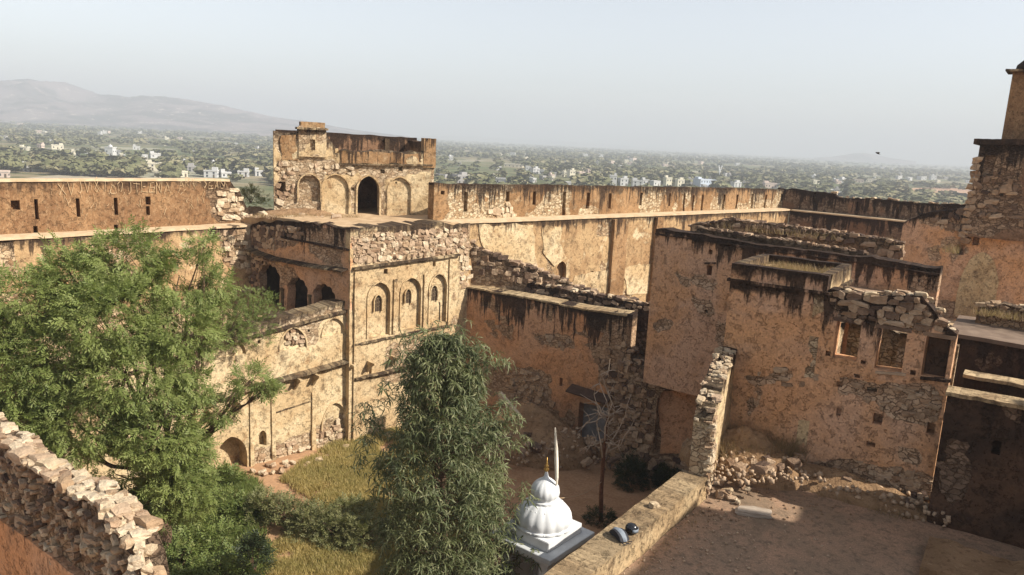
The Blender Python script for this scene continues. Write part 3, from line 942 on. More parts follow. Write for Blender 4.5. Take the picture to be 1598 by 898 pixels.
# patch of surviving pale render and the two buttress strips
def render_patch(name, fr, poly, mat, parent, seed, out=0.05, wob=0.5, dt0=0.5):
    us, zs = [p[0] for p in poly], [p[1] for p in poly]
    dense = []
    for i in range(len(poly)):
        a, b = np.array(poly[i]), np.array(poly[(i + 1) % len(poly)])
        k = max(1, int(np.linalg.norm(b - a) / .3))
        dense += [tuple(a + (b - a) * j / k) for j in range(k)]
    D = np.array(dense)
    q = np.column_stack([D * 1.1, np.full(len(D), seed)])
    D = D + np.column_stack([fbm(q, 3) - .5, fbm(q + 7, 3) - .5]) * wob
    loop = [tuple(d) for d in D]
    gx, gz = np.meshgrid(np.arange(min(us), max(us), .4), np.arange(min(zs), max(zs), .4))
    G = np.column_stack([gx.ravel(), gz.ravel()])
    G = G[inside(G, loop) & (edge_dist(G, loop) > .15)]
    n0 = len(loop)
    vo, _, fo, *_ = delaunay_2d_cdt([Vector(p) for p in loop] + [Vector(g) for g in G], [(i, (i + 1) % n0) for i in range(n0)], [], 0, 1e-5)
    V = np.array([tuple(v) for v in vo]); T = np.array(fo); T = T[inside(V[T].mean(1), loop)]
    outs = out + 0.03 * (fbm(np.column_stack([V, np.zeros(len(V))]), 3) - .5)
    v3 = [fr.at(a, b, o) for (a, b), o in zip(V, outs)] + [fr.at(a, b, -.12) for a, b in V]
    nV = len(V)
    faces = []
    es = set()
    for t in T:
        a2 = V[t]
        if (a2[1, 0] - a2[0, 0]) * (a2[2, 1] - a2[0, 1]) - (a2[1, 1] - a2[0, 1]) * (a2[2, 0] - a2[0, 0]) < 0: t = t[::-1]
        faces += [tuple(t), tuple(nV + t[::-1])]
        for i in range(3): es.add((t[i], t[(i + 1) % 3]))
    for a, b in es:
        if (b, a) not in es: faces.append((b, a, nV + a, nV + b))
    me = new_mesh(name, v3, faces, mat, True, None, [(a, max(zs) - b + dt0) for a, b in V] * 2, {'spall': np.zeros(2 * nV)})
    me.set_sharp_from_angle(angle=math.radians(40))
    return obj(name, me, parent)
render_patch('render_patch', FCx, FCx.px([(745, 352), (832, 350), (834, 400), (842, 425), (872, 440), (820, 432), (768, 405), (750, 380)]), 'plaster_cream', o_cwc, 3)
render_patch('render_patch', FCx, FCx.px([(846, 355), (878, 352), (872, 380), (884, 405), (866, 415), (848, 395)]), 'plaster_cream', o_cwc, 4)
render_patch('render_patch', FCx, FCx.px([(972, 418), (1016, 410), (1016, 460), (978, 458)]), 'plaster_cream', o_cwc, 5)
render_patch('render_patch', FCx, FCx.px([(896, 430), (950, 420), (950, 458), (890, 455)]), 'plaster_pale', o_cwc, 6)
for x0, x1 in ((951, 972), (1016, 1026)):
    a, b = FCx.uz(x0, 400)[0], FCx.uz(x1, 400)[0]
    fbox('buttress', FCx, a, b, 2.0, zc - 0.25, -0.1, 0.35, 'plaster_parapet', o_cwc)
FCp = FCx.shifted(-1.5)
top_c = [(0, FCp.uz(676, 287)[1])] + FCp.px([(690, 287), (730, 288), (850, 289), (1000, 292), (1100, 293), (1180, 295), (1232, 296)])
top_c = [p for p in top_c if p[0] >= 0]
FCp = Frame(FCp.at(FCp.uz(677, 310)[0], 0), FCp.A + FCp.u * (FCp.L + 1.2))
top_c = FCp.px([(672, 287), (730, 288), (850, 289), (1000, 292), (1100, 293), (1180, 295), (1240, 296)])
top_c[0] = (0, top_c[0][1]); top_c[-1] = (FCp.L, top_c[-1][1])
hl = []
for x, y0, y1, wd in [(728, 300, 331, 6), (793, 299, 315, 5), (834, 299, 320, 5), (881, 300, 338, 5), (918, 301, 326, 5), (952, 302, 326, 4), (1001, 301, 321, 4),
                      (1045, 302, 322, 3), (1068, 302, 330, 3), (1082, 305, 330, 3), (1096, 304, 330, 3), (1130, 304, 328, 3), (1150, 304, 326, 3), (1175, 303, 325, 3), (1195, 304, 325, 3), (1222, 303, 314, 5)]:
    hl.append((FCp.rect(x - wd / 2, y0, x + wd / 2, y1), .5))
hl.append((FCp.rect(688, 298, 694, 304), .4))
w = wall('parapet', FCp, zc - 0.4, top_c, 0.7, 'plaster_parapet', hl, res=0.3, seed=9, parent=o_cwc, spall=0.36, jag=0.05,
         spall_at=[FCp.px([(718, 335), (728, 322), (745, 330), (745, 345), (718, 345)]), FCp.px([(762, 325), (800, 315), (806, 340), (770, 342)])])
stones(w, FCp, FCp.px([(764, 328), (796, 318), (804, 338), (774, 341)]), (0.3, 0.5), (0.35, 0.7), ('stone_pale',), 0.06, 0.35, 0.9, seed=8)
sheet('walkway', [FC.at(-1.8, 0, 0.1), FC.at(FC.L, 0, 0.1), FC.at(FC.L + 1.6, 0, -1.55), FC.at(-1.8, 0, -1.55)], zc, 'walk_lime', 0.6, 0.03, thick=0.13, kind='structure')

# --- far length coming back to the right-hand tower
FR = Frame(FC.at(FC.L, 0), Zp(1440, 348, 13.2))
FRx = Frame(FR.A, FR.A + FR.u * (FR.L + 9))
o_cwr = thing('curtain_wall', 'dark stained curtain wall returning from the far corner to the big right-hand tower', 'wall', FRx.at(0, GZ))
wall('lower_wall', FRx, 2.0, zc - 0.12, 1.4, 'plaster_sooty', [(FRx.rect(1268, 352, 1275, 358), .4)], res=0.5, seed=12, parent=o_cwr, spall=0.3)
FRp = FRx.shifted(-1.4)
FRp = Frame(FRp.A - FRp.u * 2.2, FRp.at(FRp.L, 0))
top_r = FRp.px([(1236, 296), (1300, 301), (1305, 308), (1400, 313), (1440, 318), (1520, 320)])
top_r[0] = (0, top_r[0][1]); top_r.append((FRp.L, top_r[-1][1] - 0.1))
hl = [(FRp.rect(x, y0, x + wd, y1), .5) for x, y0, y1, wd in [(1268, 302, 320, 4), (1336, 316, 330, 3), (1397, 325, 346, 5), (1431, 332, 350, 4), (1470, 325, 340, 5)]]
w = wall('parapet', FRp, zc - 0.4, top_r, 0.7, 'plaster_sooty', hl, res=0.35, seed=13, parent=o_cwr, spall=0.45, jag=0.1)
crest(w, FRp, [(a, b) for a, b in top_r if a > 3], 0.7, (0.25, 0.5), ('stone_brown', 'stone_pale'), 14, 0.6, 1, keep=.8)
sheet('walkway', [FRx.at(0.2, 0, 0.1), FRx.at(FRx.L, 0, 0.1), FRx.at(FRx.L, 0, -1.45), FRx.at(0.2, 0, -1.45)], zc - 0.008, 'walk_lime', 0.6, 0.03, thick=0.13, kind='structure')

# ================================================================== CORNER BUILDING (block and loggia)
BK = Frame(Zp(547, 357, 13.2), Zp(735, 347, 13.2))
o_bk = thing('corner_building', 'cream corner building with blind arched bays and a rubble top storey', 'building', BK.at(0, GZ))
top_b = BK.px([(547, 358), (600, 353), (650, 350), (690, 346), (712, 352), (735, 347)])
top_b[0] = (0, top_b[0][1]); top_b[-1] = (BK.L, top_b[-1][1])
niches = [BK.arch(574, 441, 608, 525, .72, .18), BK.arch(625, 434, 656, 513, .72, .18), BK.arch(670, 428, 696, 504, .72, .18)]
# carved lattices are shallow arched openings inside the bays
hl = [(p, .22) for p in niches] + [(BK.rect(599, 420, 605, 428), .4), (BK.rect(675, 408, 680, 416), .4),
      (BK.arch(686, 472, 690, 504, .8, .2), .3), (BK.rect(576, 565, 580, 590), .3)]
rub = BK.px([(549, 366), (735, 352), (735, 398), (549, 415)])
w = wall('front_wall', BK, GZ, top_b, 1.6, 'plaster_pale', hl, res=0.28, seed=21, parent=o_bk, spall=0.26, jag=0.08, spall_at=[rub, BK.px([(600, 545), (700, 520), (700, 575), (600, 600)]), BK.px([(716, 350), (735, 347), (735, 420), (718, 420)])],
         clean_at=[BK.px([(560, 430), (705, 410), (705, 505), (560, 530)])])
stones(w, BK, BK.px([(551, 372), (600, 366), (650, 363), (700, 360), (733, 356), (733, 394), (551, 412)]), (0.18, 0.36), (0.22, 0.6), ('stone_pale', 'stone_brown', 'stone_brown'), -0.03, 0.3, .95, seed=22, limit=290, tilt=14)
stones(w, BK, BK.px([(717, 398), (733, 396), (733, 450), (719, 450)]), (0.22, 0.4), (0.26, 0.5), ('stone_pale', 'stone_brown'), 0.0, 0.3, 1.0, seed=23, limit=50, tilt=9)
ledge('string_course', BK, BK.px([(550, 421), (716, 399)]), 0.22, 0.14, 'plaster_pale', o_bk, 0.03, seed=1)
ledge('string_course', BK, BK.px([(550, 540), (704, 508)]), 0.14, 0.12, 'plaster_pale', o_bk, 0.03, seed=2)
ledge('string_course', BK, BK.px([(552, 592), (640, 572)]), 0.30, 0.10, 'plaster_pale', o_bk, 0.04, seed=3)
for x0, y0, x1, y1 in ((551, 424, 561, 700), (613, 436, 618, 520), (660, 428, 664, 512), (699, 405, 703, 508)):
    a, b = BK.uz(x0, (y0 + y1) / 2)[0], BK.uz(x1, (y0 + y1) / 2)[0]
    z1, z0 = BK.uz((x0 + x1) / 2, y0)[1], max(GZ, BK.uz((x0 + x1) / 2, y1)[1])
    fbox('pilaster', BK, a, b, z0, z1, -0.1, 0.12, 'plaster_pale', o_bk)
for p in niches:
    arch_band('arch_moulding', BK, p, 0.09, 0.07, 'plaster_pale', o_bk)
def lattice(fr, x0, y0, x1, y1, depth, parent):
    """a pierced stone screen set in an arched frame"""
    p = fr.arch(x0, y0, x1, y1, .6, .3)
    u0, u1, zb, zt = p[0][0], p[1][0], p[0][1], max(q[1] for q in p)
    cx, cz = (u0 + u1) / 2, (zb + zt) / 2
    d = -depth + 0.01
    n = len(p)
    vs = [fr.at(a, b, d) for a, b in p] + [fr.at(a, b, d - .05) for a, b in p]
    fs = [tuple(range(n)), tuple(range(2 * n - 1, n - 1, -1))] + [(i, i + n, (i + 1) % n + n, (i + 1) % n) for i in range(n)]
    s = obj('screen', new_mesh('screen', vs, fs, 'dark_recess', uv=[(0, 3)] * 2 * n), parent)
    w2, h2 = (u1 - u0) * .92, (zt - zb) * .9
    for k in range(5):
        f = (k + .5) / 5
        for sgn in (-1, 1):
            a = (cx - w2 / 2 + w2 * f, zb + (zt - zb) * (.5 - .42 * sgn * (1 - abs(2 * f - 1))))
            b = (cx - w2 / 2 + w2 * (1 - f), zb + (zt - zb) * (.5 + .42 * sgn * (1 - abs(2 * f - 1))) )
    for k in range(1, 4):
        z = zb + (zt - zb) * k / 4.3
        MB().tube([fr.at(u0, z, d + .02), fr.at(u1, z + .1, d + .02)], .028, 4).build('lattice_bar', 'plaster_cream', s)
    for k in range(1, 3):
        u = u0 + (u1 - u0) * k / 3
        MB().tube([fr.at(u, zb, d + .02), fr.at(u, zt - .15, d + .02)], .028, 4).build('lattice_bar', 'plaster_cream', s)
    arch_band('screen_frame', fr, [(a, b) for a, b in p], .07, -depth + .05, 'plaster_cream', s)
lattice(BK, 586, 461, 597, 487, .22, o_bk)
lattice(BK, 634, 452, 643, 474, .22, o_bk)
lattice(BK, 674, 446, 684, 470, .22, o_bk)
# return of the block beside the lower range, and body of the building behind
BKs = Frame(BK.at(0, 0, -0.9), BK.at(0, 0, 0.0))
def bracket(fr, u, z, depth, h, parent, wd=0.16, mat='plaster_pale'):
    vs, fs = [], []
    prof = [(-.08, 0), (depth, 0), (depth, -.10), (depth * .78, -.22 * h), (depth * .45, -.45 * h), (depth * .2, -.8 * h), (0.03, -h), (-.08, -h)]
    for s in (-1, 1):
        vs += [fr.at(u + s * wd / 2, z + b, a) for a, b in prof]
    n = len(prof)
    fs = [tuple(range(n)), tuple(range(2 * n - 1, n - 1, -1))] + [(i, i + n, (i + 1) % n + n, (i + 1) % n) for i in range(n)]
    me = new_mesh('bracket', vs, [tuple(reversed(f)) for f in fs], mat, uv=[(u, 1)] * 2 * n, attrs={'spall': np.zeros(2 * n)})
    return obj('bracket', me, parent)
for x, y in ((574, 563), (611, 555), (640, 549), (668, 543)):
    u, z = BK.uz(x, y)
    bracket(BK, u, z, 0.85, 0.75, o_bk)

# lower range running left from the corner, with parapet, blind arches, eaves brackets
FL = Frame(BK.at(-22, 0, -0.45), BK.at(0.05, 0, -0.45))
o_fl = thing('palace_range', 'sunlit two-storey palace range with bracketed eaves, below the arcaded loggia', 'building', FL.at(10, GZ))
top_f = FL.px([(200, 566), (340, 524), (545, 470)])
top_f = [(0, top_f[0][1])] + top_f[1:]; top_f[-1] = (FL.L, top_f[-1][1])
arc = [FL.arch(503, 497, 538, 523, .05, .15), FL.arch(436, 512, 478, 545, .05, .15), FL.arch(338, 530, 383, 556, .05, .15)]
lowarc = [FL.arch(503, 629, 541, 668, .1, .15), FL.arch(404, 672, 416, 697, .6, .2)]
hl = [(p, .12) for p in arc] + [(lowarc[0], .15), (lowarc[1], .45), (FL.rect(402, 531, 407, 537), .4), (FL.rect(481, 515, 485, 519), .3),
      (FL.arch(336, 682, 386, 738, .35, .2), 1.0), (FL.rect(297, 632, 306, 668), .5)]
w = wall('front_wall', FL, GZ, top_f, 1.2, 'plaster_cream', hl, res=0.3, seed=25, parent=o_fl, spall=0.16, jag=0.07, u0=6,
         spall_at=[FL.px([(435, 690), (545, 650), (545, 690), (400, 735), (388, 735), (388, 700)]), FL.px([(440, 515), (500, 500), (500, 540), (450, 545)]), FL.px([(500, 660), (545, 640), (545, 690), (510, 690)]),
                   FL.px([(300, 537), (545, 472), (545, 484), (300, 553)])],
         clean_at=[FL.px([(395, 560), (540, 530), (540, 630), (395, 670)])])
stones(w, FL, FL.px([(452, 688), (500, 668), (520, 655), (545, 648), (545, 690), (395, 732), (392, 715)]), (0.2, 0.34), (0.3, 0.6), ('stone_pale', 'stone_pale', 'stone_brown'), 0.0, 0.25, 0.55, seed=26, limit=90)
stones(w, FL, FL.px([(440, 520), (478, 512), (490, 535), (450, 545)]), (0.16, 0.28), (0.25, 0.45), ('stone_pale', 'stone_brown'), -0.03, 0.2, 0.6, seed=27, limit=25)
for p in arc + lowarc[:1]:
    arch_band('arch_moulding', FL, p, 0.08, 0.05, 'plaster_pale', o_fl)
ledge('string_course', FL, FL.px([(200, 585), (345, 541), (545, 485)]), 0.16, 0.14, 'plaster_pale', o_fl, 0.03, seed=4)
ledge('eaves', FL, FL.px([(180, 672), (330, 620), (440, 590), (541, 562)]), 0.42, 0.12, 'plaster_cream', o_fl, 0.05, seed=5, drop=0.1)
ledge('string_course', FL, FL.px([(430, 645), (491, 625)]), 0.05, 0.07, 'plaster_cream', o_fl, 0.01, seed=6)
for x, y in ((322, 638), (368, 624), (425, 600), (460, 588), (489, 582), (543, 566)):
    u, z = FL.uz(x, y)
    bracket(FL, u, z, 0.8, 0.8, o_fl, mat='plaster_cream')
for x in (392, 426, 489):
    a, b = FL.uz(x - 3, 640)[0], FL.uz(x + 3, 640)[0]
    fbox('pilaster', FL, a, b, GZ, FL.uz(x, 612)[1], -.1, .10, 'plaster_cream', o_fl)
sheet('roof_terrace', [FL.at(6, 0, -1.1), FL.at(FL.L, 0, -1.1), Zp(391, 390, 10.7) + Vector((-1, 1, 0)), FWx.at(FWx.L - 1, 0, 0.2), FWx.at(2, 0, 0.2)], 7.0, 'earth', 0.7, 0.06, parent=o_fl)

# shaded arcaded loggia facing the roof terrace
LG = Frame(Zp(391, 390, 10.7), Zp(547, 421, 10.7))
LG = Frame(LG.A, BK.at(0.02, 0, -0.02))
top_g = LG.px([(391, 350), (430, 346), (470, 348), (510, 352), (547, 358)]); top_g[0] = (0, top_g[0][1]); top_g[-1] = (LG.L, top_g[-1][1])
def cusped(fr, x0, y0, x1, z0, n=5):
    a, b = fr.uz(x0, (y0 + 470) / 2)[0], fr.uz(x1, (y0 + 470) / 2)[0]
    zt = fr.uz((x0 + x1) / 2, y0)[1]
    um, hw = (a + b) / 2, (b - a) / 2
    zs = zt - hw * 0.95
    pts = [(a, z0), (b, z0)]
    arcp = []
    for i in range(0, 41):
        t = math.pi * i / 40
        k = 0.90 + 0.10 * abs(math.sin(n * t))
        arcp.append((um + hw * math.cos(t) * k, zs + (zt - zs) * math.sin(t) ** .8 * k))
    return pts + arcp
lga = [cusped(LG, 402, 413, 436, 7.0), cusped(LG, 447, 433, 481, 7.0), cusped(LG, 488, 443, 524, 7.0)]
o_lg = thing('loggia', 'shaded loggia with three dark cusped arches under a rubble wall', 'loggia', LG.at(LG.L / 2, 7.0))
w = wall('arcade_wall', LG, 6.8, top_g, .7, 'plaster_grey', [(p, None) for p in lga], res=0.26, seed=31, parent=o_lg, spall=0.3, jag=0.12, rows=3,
         spall_at=[LG.px([(391, 350), (470, 348), (480, 375), (440, 390), (391, 392)]), LG.px([(391, 392), (440, 405), (440, 440), (391, 470)])])
stones(w, LG, LG.px([(393, 354), (470, 352), (470, 372), (420, 388), (393, 388)]), (0.2, 0.36), (0.28, 0.6), ('stone_brown', 'stone_dark'), 0.0, 0.25, .95, seed=32, limit=80)
stones(w, LG, LG.px([(393, 395), (425, 402), (405, 425), (402, 460), (393, 465)]), (0.18, 0.3), (0.25, 0.5), ('stone_brown', 'stone_dark'), 0.0, 0.25, .9, seed=33, limit=40, holes=lga)
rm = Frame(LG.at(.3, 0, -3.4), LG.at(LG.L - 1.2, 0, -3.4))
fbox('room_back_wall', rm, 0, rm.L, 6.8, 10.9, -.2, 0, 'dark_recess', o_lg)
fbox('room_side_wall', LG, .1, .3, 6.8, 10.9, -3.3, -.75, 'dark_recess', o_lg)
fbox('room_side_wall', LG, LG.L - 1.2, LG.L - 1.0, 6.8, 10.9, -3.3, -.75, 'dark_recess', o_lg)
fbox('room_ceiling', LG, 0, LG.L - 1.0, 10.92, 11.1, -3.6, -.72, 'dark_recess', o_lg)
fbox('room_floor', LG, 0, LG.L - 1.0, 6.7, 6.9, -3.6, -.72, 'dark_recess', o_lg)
ledge('eaves', LG, LG.px([(391, 388), (430, 402), (480, 412), (543, 421)]), 0.55, 0.09, 'plaster_pale', o_lg, 0.07, seed=7, drop=0.12)
ledge('string_course', LG, LG.px([(440, 372), (545, 392)]), 0.10, 0.12, 'plaster_grey', o_lg, 0.03, seed=8)
for x in (441, 484):
    u = LG.uz(x, 460)[0]
    c = LG.at(u, 0, 0.02)
    mb = MB().lathe([(.17, 6.9), (.17, 7.15), (.12, 7.2), (.13, 7.8), (.11, 8.3), (.16, 8.4), (.18, 8.5)], (c.x, c.y, 0), 10)
    mb.build('column', 'plaster_cream', o_lg, True, math.radians(40))

# platform in front of the pavilion
def plat_z(x, y):
    d = (Vector((x, y)) - LG.A).dot(-LG.u) + 1.2
    t = min(1, max(0, d / 3.5))
    return 13.2 - 0.75 * t
PVa, PVb = Zp(428, 333, 13.2), Zp(676, 336.5, 13.2)
sheet('platform', [LG.at(-1.6, 0, -0.3), LG.at(0, 0, -0.25), LG.at(LG.L - 0.1, 0, -0.25), BK.at(0.3, 0, -0.3), BK.at(BK.L, 0, -0.3), FC.at(-0.5, 0, -0.3), FCp.at(0.2, 0, 0.3), PVb + Vector((2, 6, 0)), PVa + Vector((-6, 6, 0)), FWx.at(FWx.L, 0, -4)],
      13.2, 'earth', 0.45, 0.10, 3, plat_z, thick=0.5, kind='structure')

# ================================================================== RUINED PAVILION ON THE WALL
PV = Frame(PVa, PVb)
o_pv = thing('ruined_pavilion', 'ruined pavilion with a pointed doorway and roof parapet, standing on the curtain wall', 'pavilion', PV.at(PV.L / 2, 13.2))
top_p = PV.px([(436, 207), (463, 208), (466, 205), (508, 205), (513, 215), (528, 234), (560, 235), (600, 236), (640, 237), (661, 238), (662, 218), (675, 219)])
top_p[0] = (0.0, top_p[0][1]); top_p[-1] = (PV.L, top_p[-1][1])
door = PV.arch(558, 275, 592, 336, .62, .22)
pn = [PV.arch(503, 273, 544, 337, .66, .15), PV.arch(606, 277, 641, 338, .66, .15), PV.arch(466, 272, 500, 315, .55, .15)]
hl = [(door, None), (pn[0], .12), (pn[1], .12), (pn[2], .3), (PV.rect(433, 284, 446, 310), .8), (PV.rect(454, 222, 459, 240), .2), (PV.rect(474, 298, 477, 308), .3),
      (PV.rect(548, 293, 553, 298), .3), (PV.rect(594, 265, 601, 271), .4), (PV.rect(622, 261, 628, 267), .4), (PV.rect(617, 284, 620, 287), .2), (PV.rect(523, 232, 529, 239), .4)]
w = wall('front_wall', PV, 12.6, top_p, 0.8, 'plaster_cream', hl, res=0.2, seed=41, parent=o_pv, spall=0.3, jag=0.15, amp=.07,
         spall_at=[PV.px([(430, 250), (470, 245), (530, 250), (560, 258), (560, 275), (505, 272), (500, 330), (430, 335)]), PV.px([(530, 254), (675, 258), (675, 275), (640, 272), (590, 275), (530, 270)]), PV.px([(545, 290), (560, 280), (556, 330), (545, 320)])],
         clean_at=[PV.px([(503, 280), (545, 280), (545, 336), (503, 336)]), PV.px([(600, 280), (672, 280), (672, 338), (600, 338)])])
stones(w, PV, PV.px([(432, 256), (470, 250), (500, 256), (500, 270), (462, 275), (462, 325), (434, 328)]), (0.2, 0.4), (0.25, 0.6), ('stone_pale', 'stone_brown'), 0.0, 0.3, .5, seed=42, limit=90, tilt=12)
stones(w, PV, PV.px([(500, 258), (550, 262), (552, 274), (505, 272)]), (0.18, 0.32), (0.25, 0.5), ('stone_pale',), 0.0, 0.25, .5, seed=43, limit=40, tilt=12)
# dark render band of the roof parapet above the string course
render_patch('parapet_render', PV, PV.px([(531, 236), (658, 240), (658, 257), (534, 255)]), 'plaster_parapet', o_pv, 8, .03)
render_patch('parapet_render', PV, PV.px([(438, 210), (463, 210), (463, 250), (440, 248)]), 'plaster_parapet', o_pv, 9, .03)
ledge('string_course', PV, PV.px([(530, 258), (675, 259)]), .12, .10, 'plaster_cream', o_pv, .03, seed=9)
fbox('parapet_pier', PV, PV.uz(661, 240)[0], PV.L + .05, PV.uz(668, 262)[1], PV.uz(668, 217)[1] + .03, -.85, .06, 'plaster_parapet', o_pv)
for p in pn:
    arch_band('arch_moulding', PV, p, .09, .06, 'plaster_pale', o_pv)
arch_band('door_moulding', PV, door, .12, .07, 'plaster_pale', o_pv)
# turret with a little window at the left of the roof
ta, tb = PV.uz(466, 230)[0], PV.uz(509, 230)[0]
TU = Frame(PV.at(ta, 0, .15), PV.at(tb, 0, .15))
tur = thing('turret_group', None, None)
bpy.data.objects.remove(tur)
tw = wall('turret', TU, PV.uz(487, 245)[1], [(0, PV.uz(466, 200)[1]), (TU.L, PV.uz(508, 200)[1])], 1.6, 'plaster_pale', [(TU.rect(484, 218, 492, 235), .5)], res=.2, seed=44, parent=o_pv, spall=.35, jag=.05,
          clean_at=[TU.px([(478, 205), (500, 205), (500, 242), (478, 242)])])
ledge('turret_cornice', TU, [(-.12, PV.uz(487, 203)[1]), (TU.L + .12, PV.uz(487, 203)[1])], .18, .14, 'plaster_pale', tw, .06, .2, 12, back=1.7)
fbox('turret_cap', TU, .15, TU.L - .1, PV.uz(487, 203)[1] + .13, PV.uz(487, 191)[1], -1.5, -.05, 'plaster_parapet', tw)
crest(tw, TU, [(0, PV.uz(487, 203)[1] + .1), (TU.L, PV.uz(487, 203)[1] + .1)], .25, (.15, .3), ('stone_pale', 'stone_brown'), 45, .3, 1)
# back and sides, roof deck
dp = 5.2
PVk = PV.shifted(-dp)
PVk = Frame(PVk.A + PVk.u * 0.4, PVk.at(PVk.L - .2, 0))
wall('back_wall', PVk, 12.6, [(0, PVk.uz(510, 206)[1]), (PVk.L, PVk.uz(660, 216)[1])], .7, 'plaster_sooty', res=.4, seed=46, parent=o_pv, spall=.15, jag=.03)
PVr = Frame(PV.at(PV.L, 0, -.82), PVk.at(PVk.L, 0, .02))
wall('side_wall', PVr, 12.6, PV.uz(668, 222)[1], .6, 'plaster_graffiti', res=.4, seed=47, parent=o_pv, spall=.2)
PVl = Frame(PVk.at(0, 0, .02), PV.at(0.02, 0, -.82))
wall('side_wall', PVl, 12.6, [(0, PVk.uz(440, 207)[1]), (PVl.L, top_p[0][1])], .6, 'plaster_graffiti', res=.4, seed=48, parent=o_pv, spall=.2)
zr = PV.uz(600, 256)[1]
sheet('roof_deck', [PV.at(.7, 0, -.6), PV.at(PV.L - .65, 0, -.6), PVk.at(PVk.L - .5, 0, .1), PVk.at(.6, 0, .1)], zr, 'earth', .6, .04, parent=o_pv)
MB().box(PVk.at(PVk.uz(603, 225)[0], zr + .9, .2), (.35, .35, 1.7), math.atan2(PV.u.y, PV.u.x)).build('parapet_pier', 'plaster_pale', o_pv)

# ================================================================== SHADED COURT WALL AND RUINS BEHIND IT
WM = Frame(Zp(712, 447, 8.5), Zp(985, 492, 8.5))
o_wm = thing('court_wall', 'tall shaded orange court wall streaked black along its head, above the hut doorway', 'wall', WM.at(0, GZ))
hut = WM.rect(901, 632, 946, 708)
top_m = WM.px([(712, 446), (760, 453), (850, 470), (914, 482), (985, 492)]); top_m[0] = (0, top_m[0][1]); top_m[-1] = (WM.L, top_m[-1][1])
w = wall('wall_face', WM, GZ, top_m, 1.2, 'plaster_shade', [(hut, .9), (WM.rect(873, 590, 878, 603), .35)], res=.3, seed=51, parent=o_wm, spall=.22, jag=.04, amp=.05,
         spall_at=[WM.px([(755, 498), (800, 510), (798, 530), (770, 515)]), WM.px([(828, 520), (890, 525), (900, 548), (850, 545)]), WM.px([(780, 570), (850, 575), (850, 620), (880, 660), (780, 640)]), WM.px([(915, 540), (985, 520), (985, 735), (950, 735), (945, 610)])],
         clean_at=[WM.px([(860, 555), (925, 565), (900, 630), (860, 640)])])
stones(w, WM, WM.px([(930, 560), (985, 530), (985, 640), (960, 640), (950, 600)]), (.22, .4), (.28, .6), ('stone_brown', 'stone_dark', 'stone_brown'), 0.0, .3, .7, seed=52, limit=80, tilt=12)
stones(w, WM, WM.px([(790, 575), (845, 580), (870, 640), (800, 640)]), (.2, .36), (.28, .55), ('stone_brown',), 0.0, .25, .5, seed=53, limit=60, tilt=14)
stones(w, WM, WM.px([(832, 524), (888, 528), (896, 545), (850, 542)]), (.2, .36), (.28, .55), ('stone_brown',), -.02, .22, .6, seed=54, limit=40, tilt=14)
cu = top_m[0][0]
while cu < top_m[-1][0] - .6:
    ce = min(cu + random.Random(int(cu * 10)).uniform(1.2, 2.8), top_m[-1][0])
    zz = lambda q: np.interp(q, [p[0] for p in top_m], [p[1] for p in top_m]) - .06 + random.Random(int(cu * 31)).uniform(-.05, .03)
    ledge('coping', WM, [(cu, zz(cu)), (ce - .06, zz(ce))], .14, .11, 'ledge_lime', o_wm, .05, .2, int(cu * 7), back=1.3)
    cu = ce
b = WM.uz(902, 610)
MB().box(WM.at(WM.uz(925, 600)[0], WM.uz(925, 612)[1], .55), (2.9, 1.0, .12), math.atan2(WM.u.y, WM.u.x), rot=Matrix.Rotation(math.atan2(WM.u.y, WM.u.x), 3, 'Z') @ Matrix.Rotation(.22, 3, 'X') @ Matrix.Rotation(.10, 3, 'Y')).build('door_slab', 'stone_dark', o_wm)
u0, u1 = hut[0][0], hut[1][0]
fbox('door_leaf', WM, u0, u1, GZ, hut[2][1], -.95, -.82, 'hut_blue', o_wm, 3)
# left end pier of the court wall and a slot of sky-lit plaster
fbox('end_pier', WM, -.15, WM.uz(722, 500)[0], GZ, WM.uz(716, 460)[1], -.5, .25, 'plaster_pale', o_wm, 1.5)

W2 = Frame(WM.at(.2, 0, -2.0), WM.at(WM.L + 1.2, 0, -2.0))
top2 = W2.px([(730, 425), (800, 436), (900, 457), (1014, 476)]); top2[0] = (0, top2[0][1]); top2[-1] = (W2.L, top2[-1][1])
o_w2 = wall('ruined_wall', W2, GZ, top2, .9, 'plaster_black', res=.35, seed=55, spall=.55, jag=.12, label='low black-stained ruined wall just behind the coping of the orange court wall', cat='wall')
stones(o_w2, W2, W2.px([(735, 432), (900, 462), (1010, 480), (1010, 492), (985, 490), (900, 474), (735, 444)]), (.22, .4), (.3, .6), ('stone_dark', 'stone_brown'), 0., .25, .7, seed=56, limit=140, tilt=10)
crest(o_w2, W2, top2, .9, (.25, .45), ('stone_brown', 'stone_pale', 'stone_dark'), 57, .45, 2, keep=.8)
W3 = Frame(BK.at(BK.L + .1, 0, -.6), BK.at(BK.L, 0, -.6) + Vector((9.5, -1.2, 0)))
top3 = W3.px([(738, 370), (748, 392), (775, 400), (800, 412), (830, 420), (868, 436), (900, 450)]); top3 = [(max(0, a), b) for a, b in top3]; top3[0] = (0, top3[0][1])
top3.append((W3.L, top3[-1][1] - .4))
o_w3 = wall('ruined_wall', W3, GZ, top3, .9, 'rubble_core', res=.35, seed=58, spall=.6, jag=.15, label='broken stepped rubble wall sloping down from the corner building', cat='wall')
crest(o_w3, W3, top3, .9, (.3, .5), ('stone_dark', 'stone_brown'), 59, .4, 2)
stones(o_w3, W3, W3.px([(739, 376), (748, 396), (800, 416), (868, 440), (868, 452), (739, 425)]), (.25, .4), (.3, .6), ('stone_dark', 'stone_brown'), 0., .25, .8, seed=60, limit=120, tilt=10)

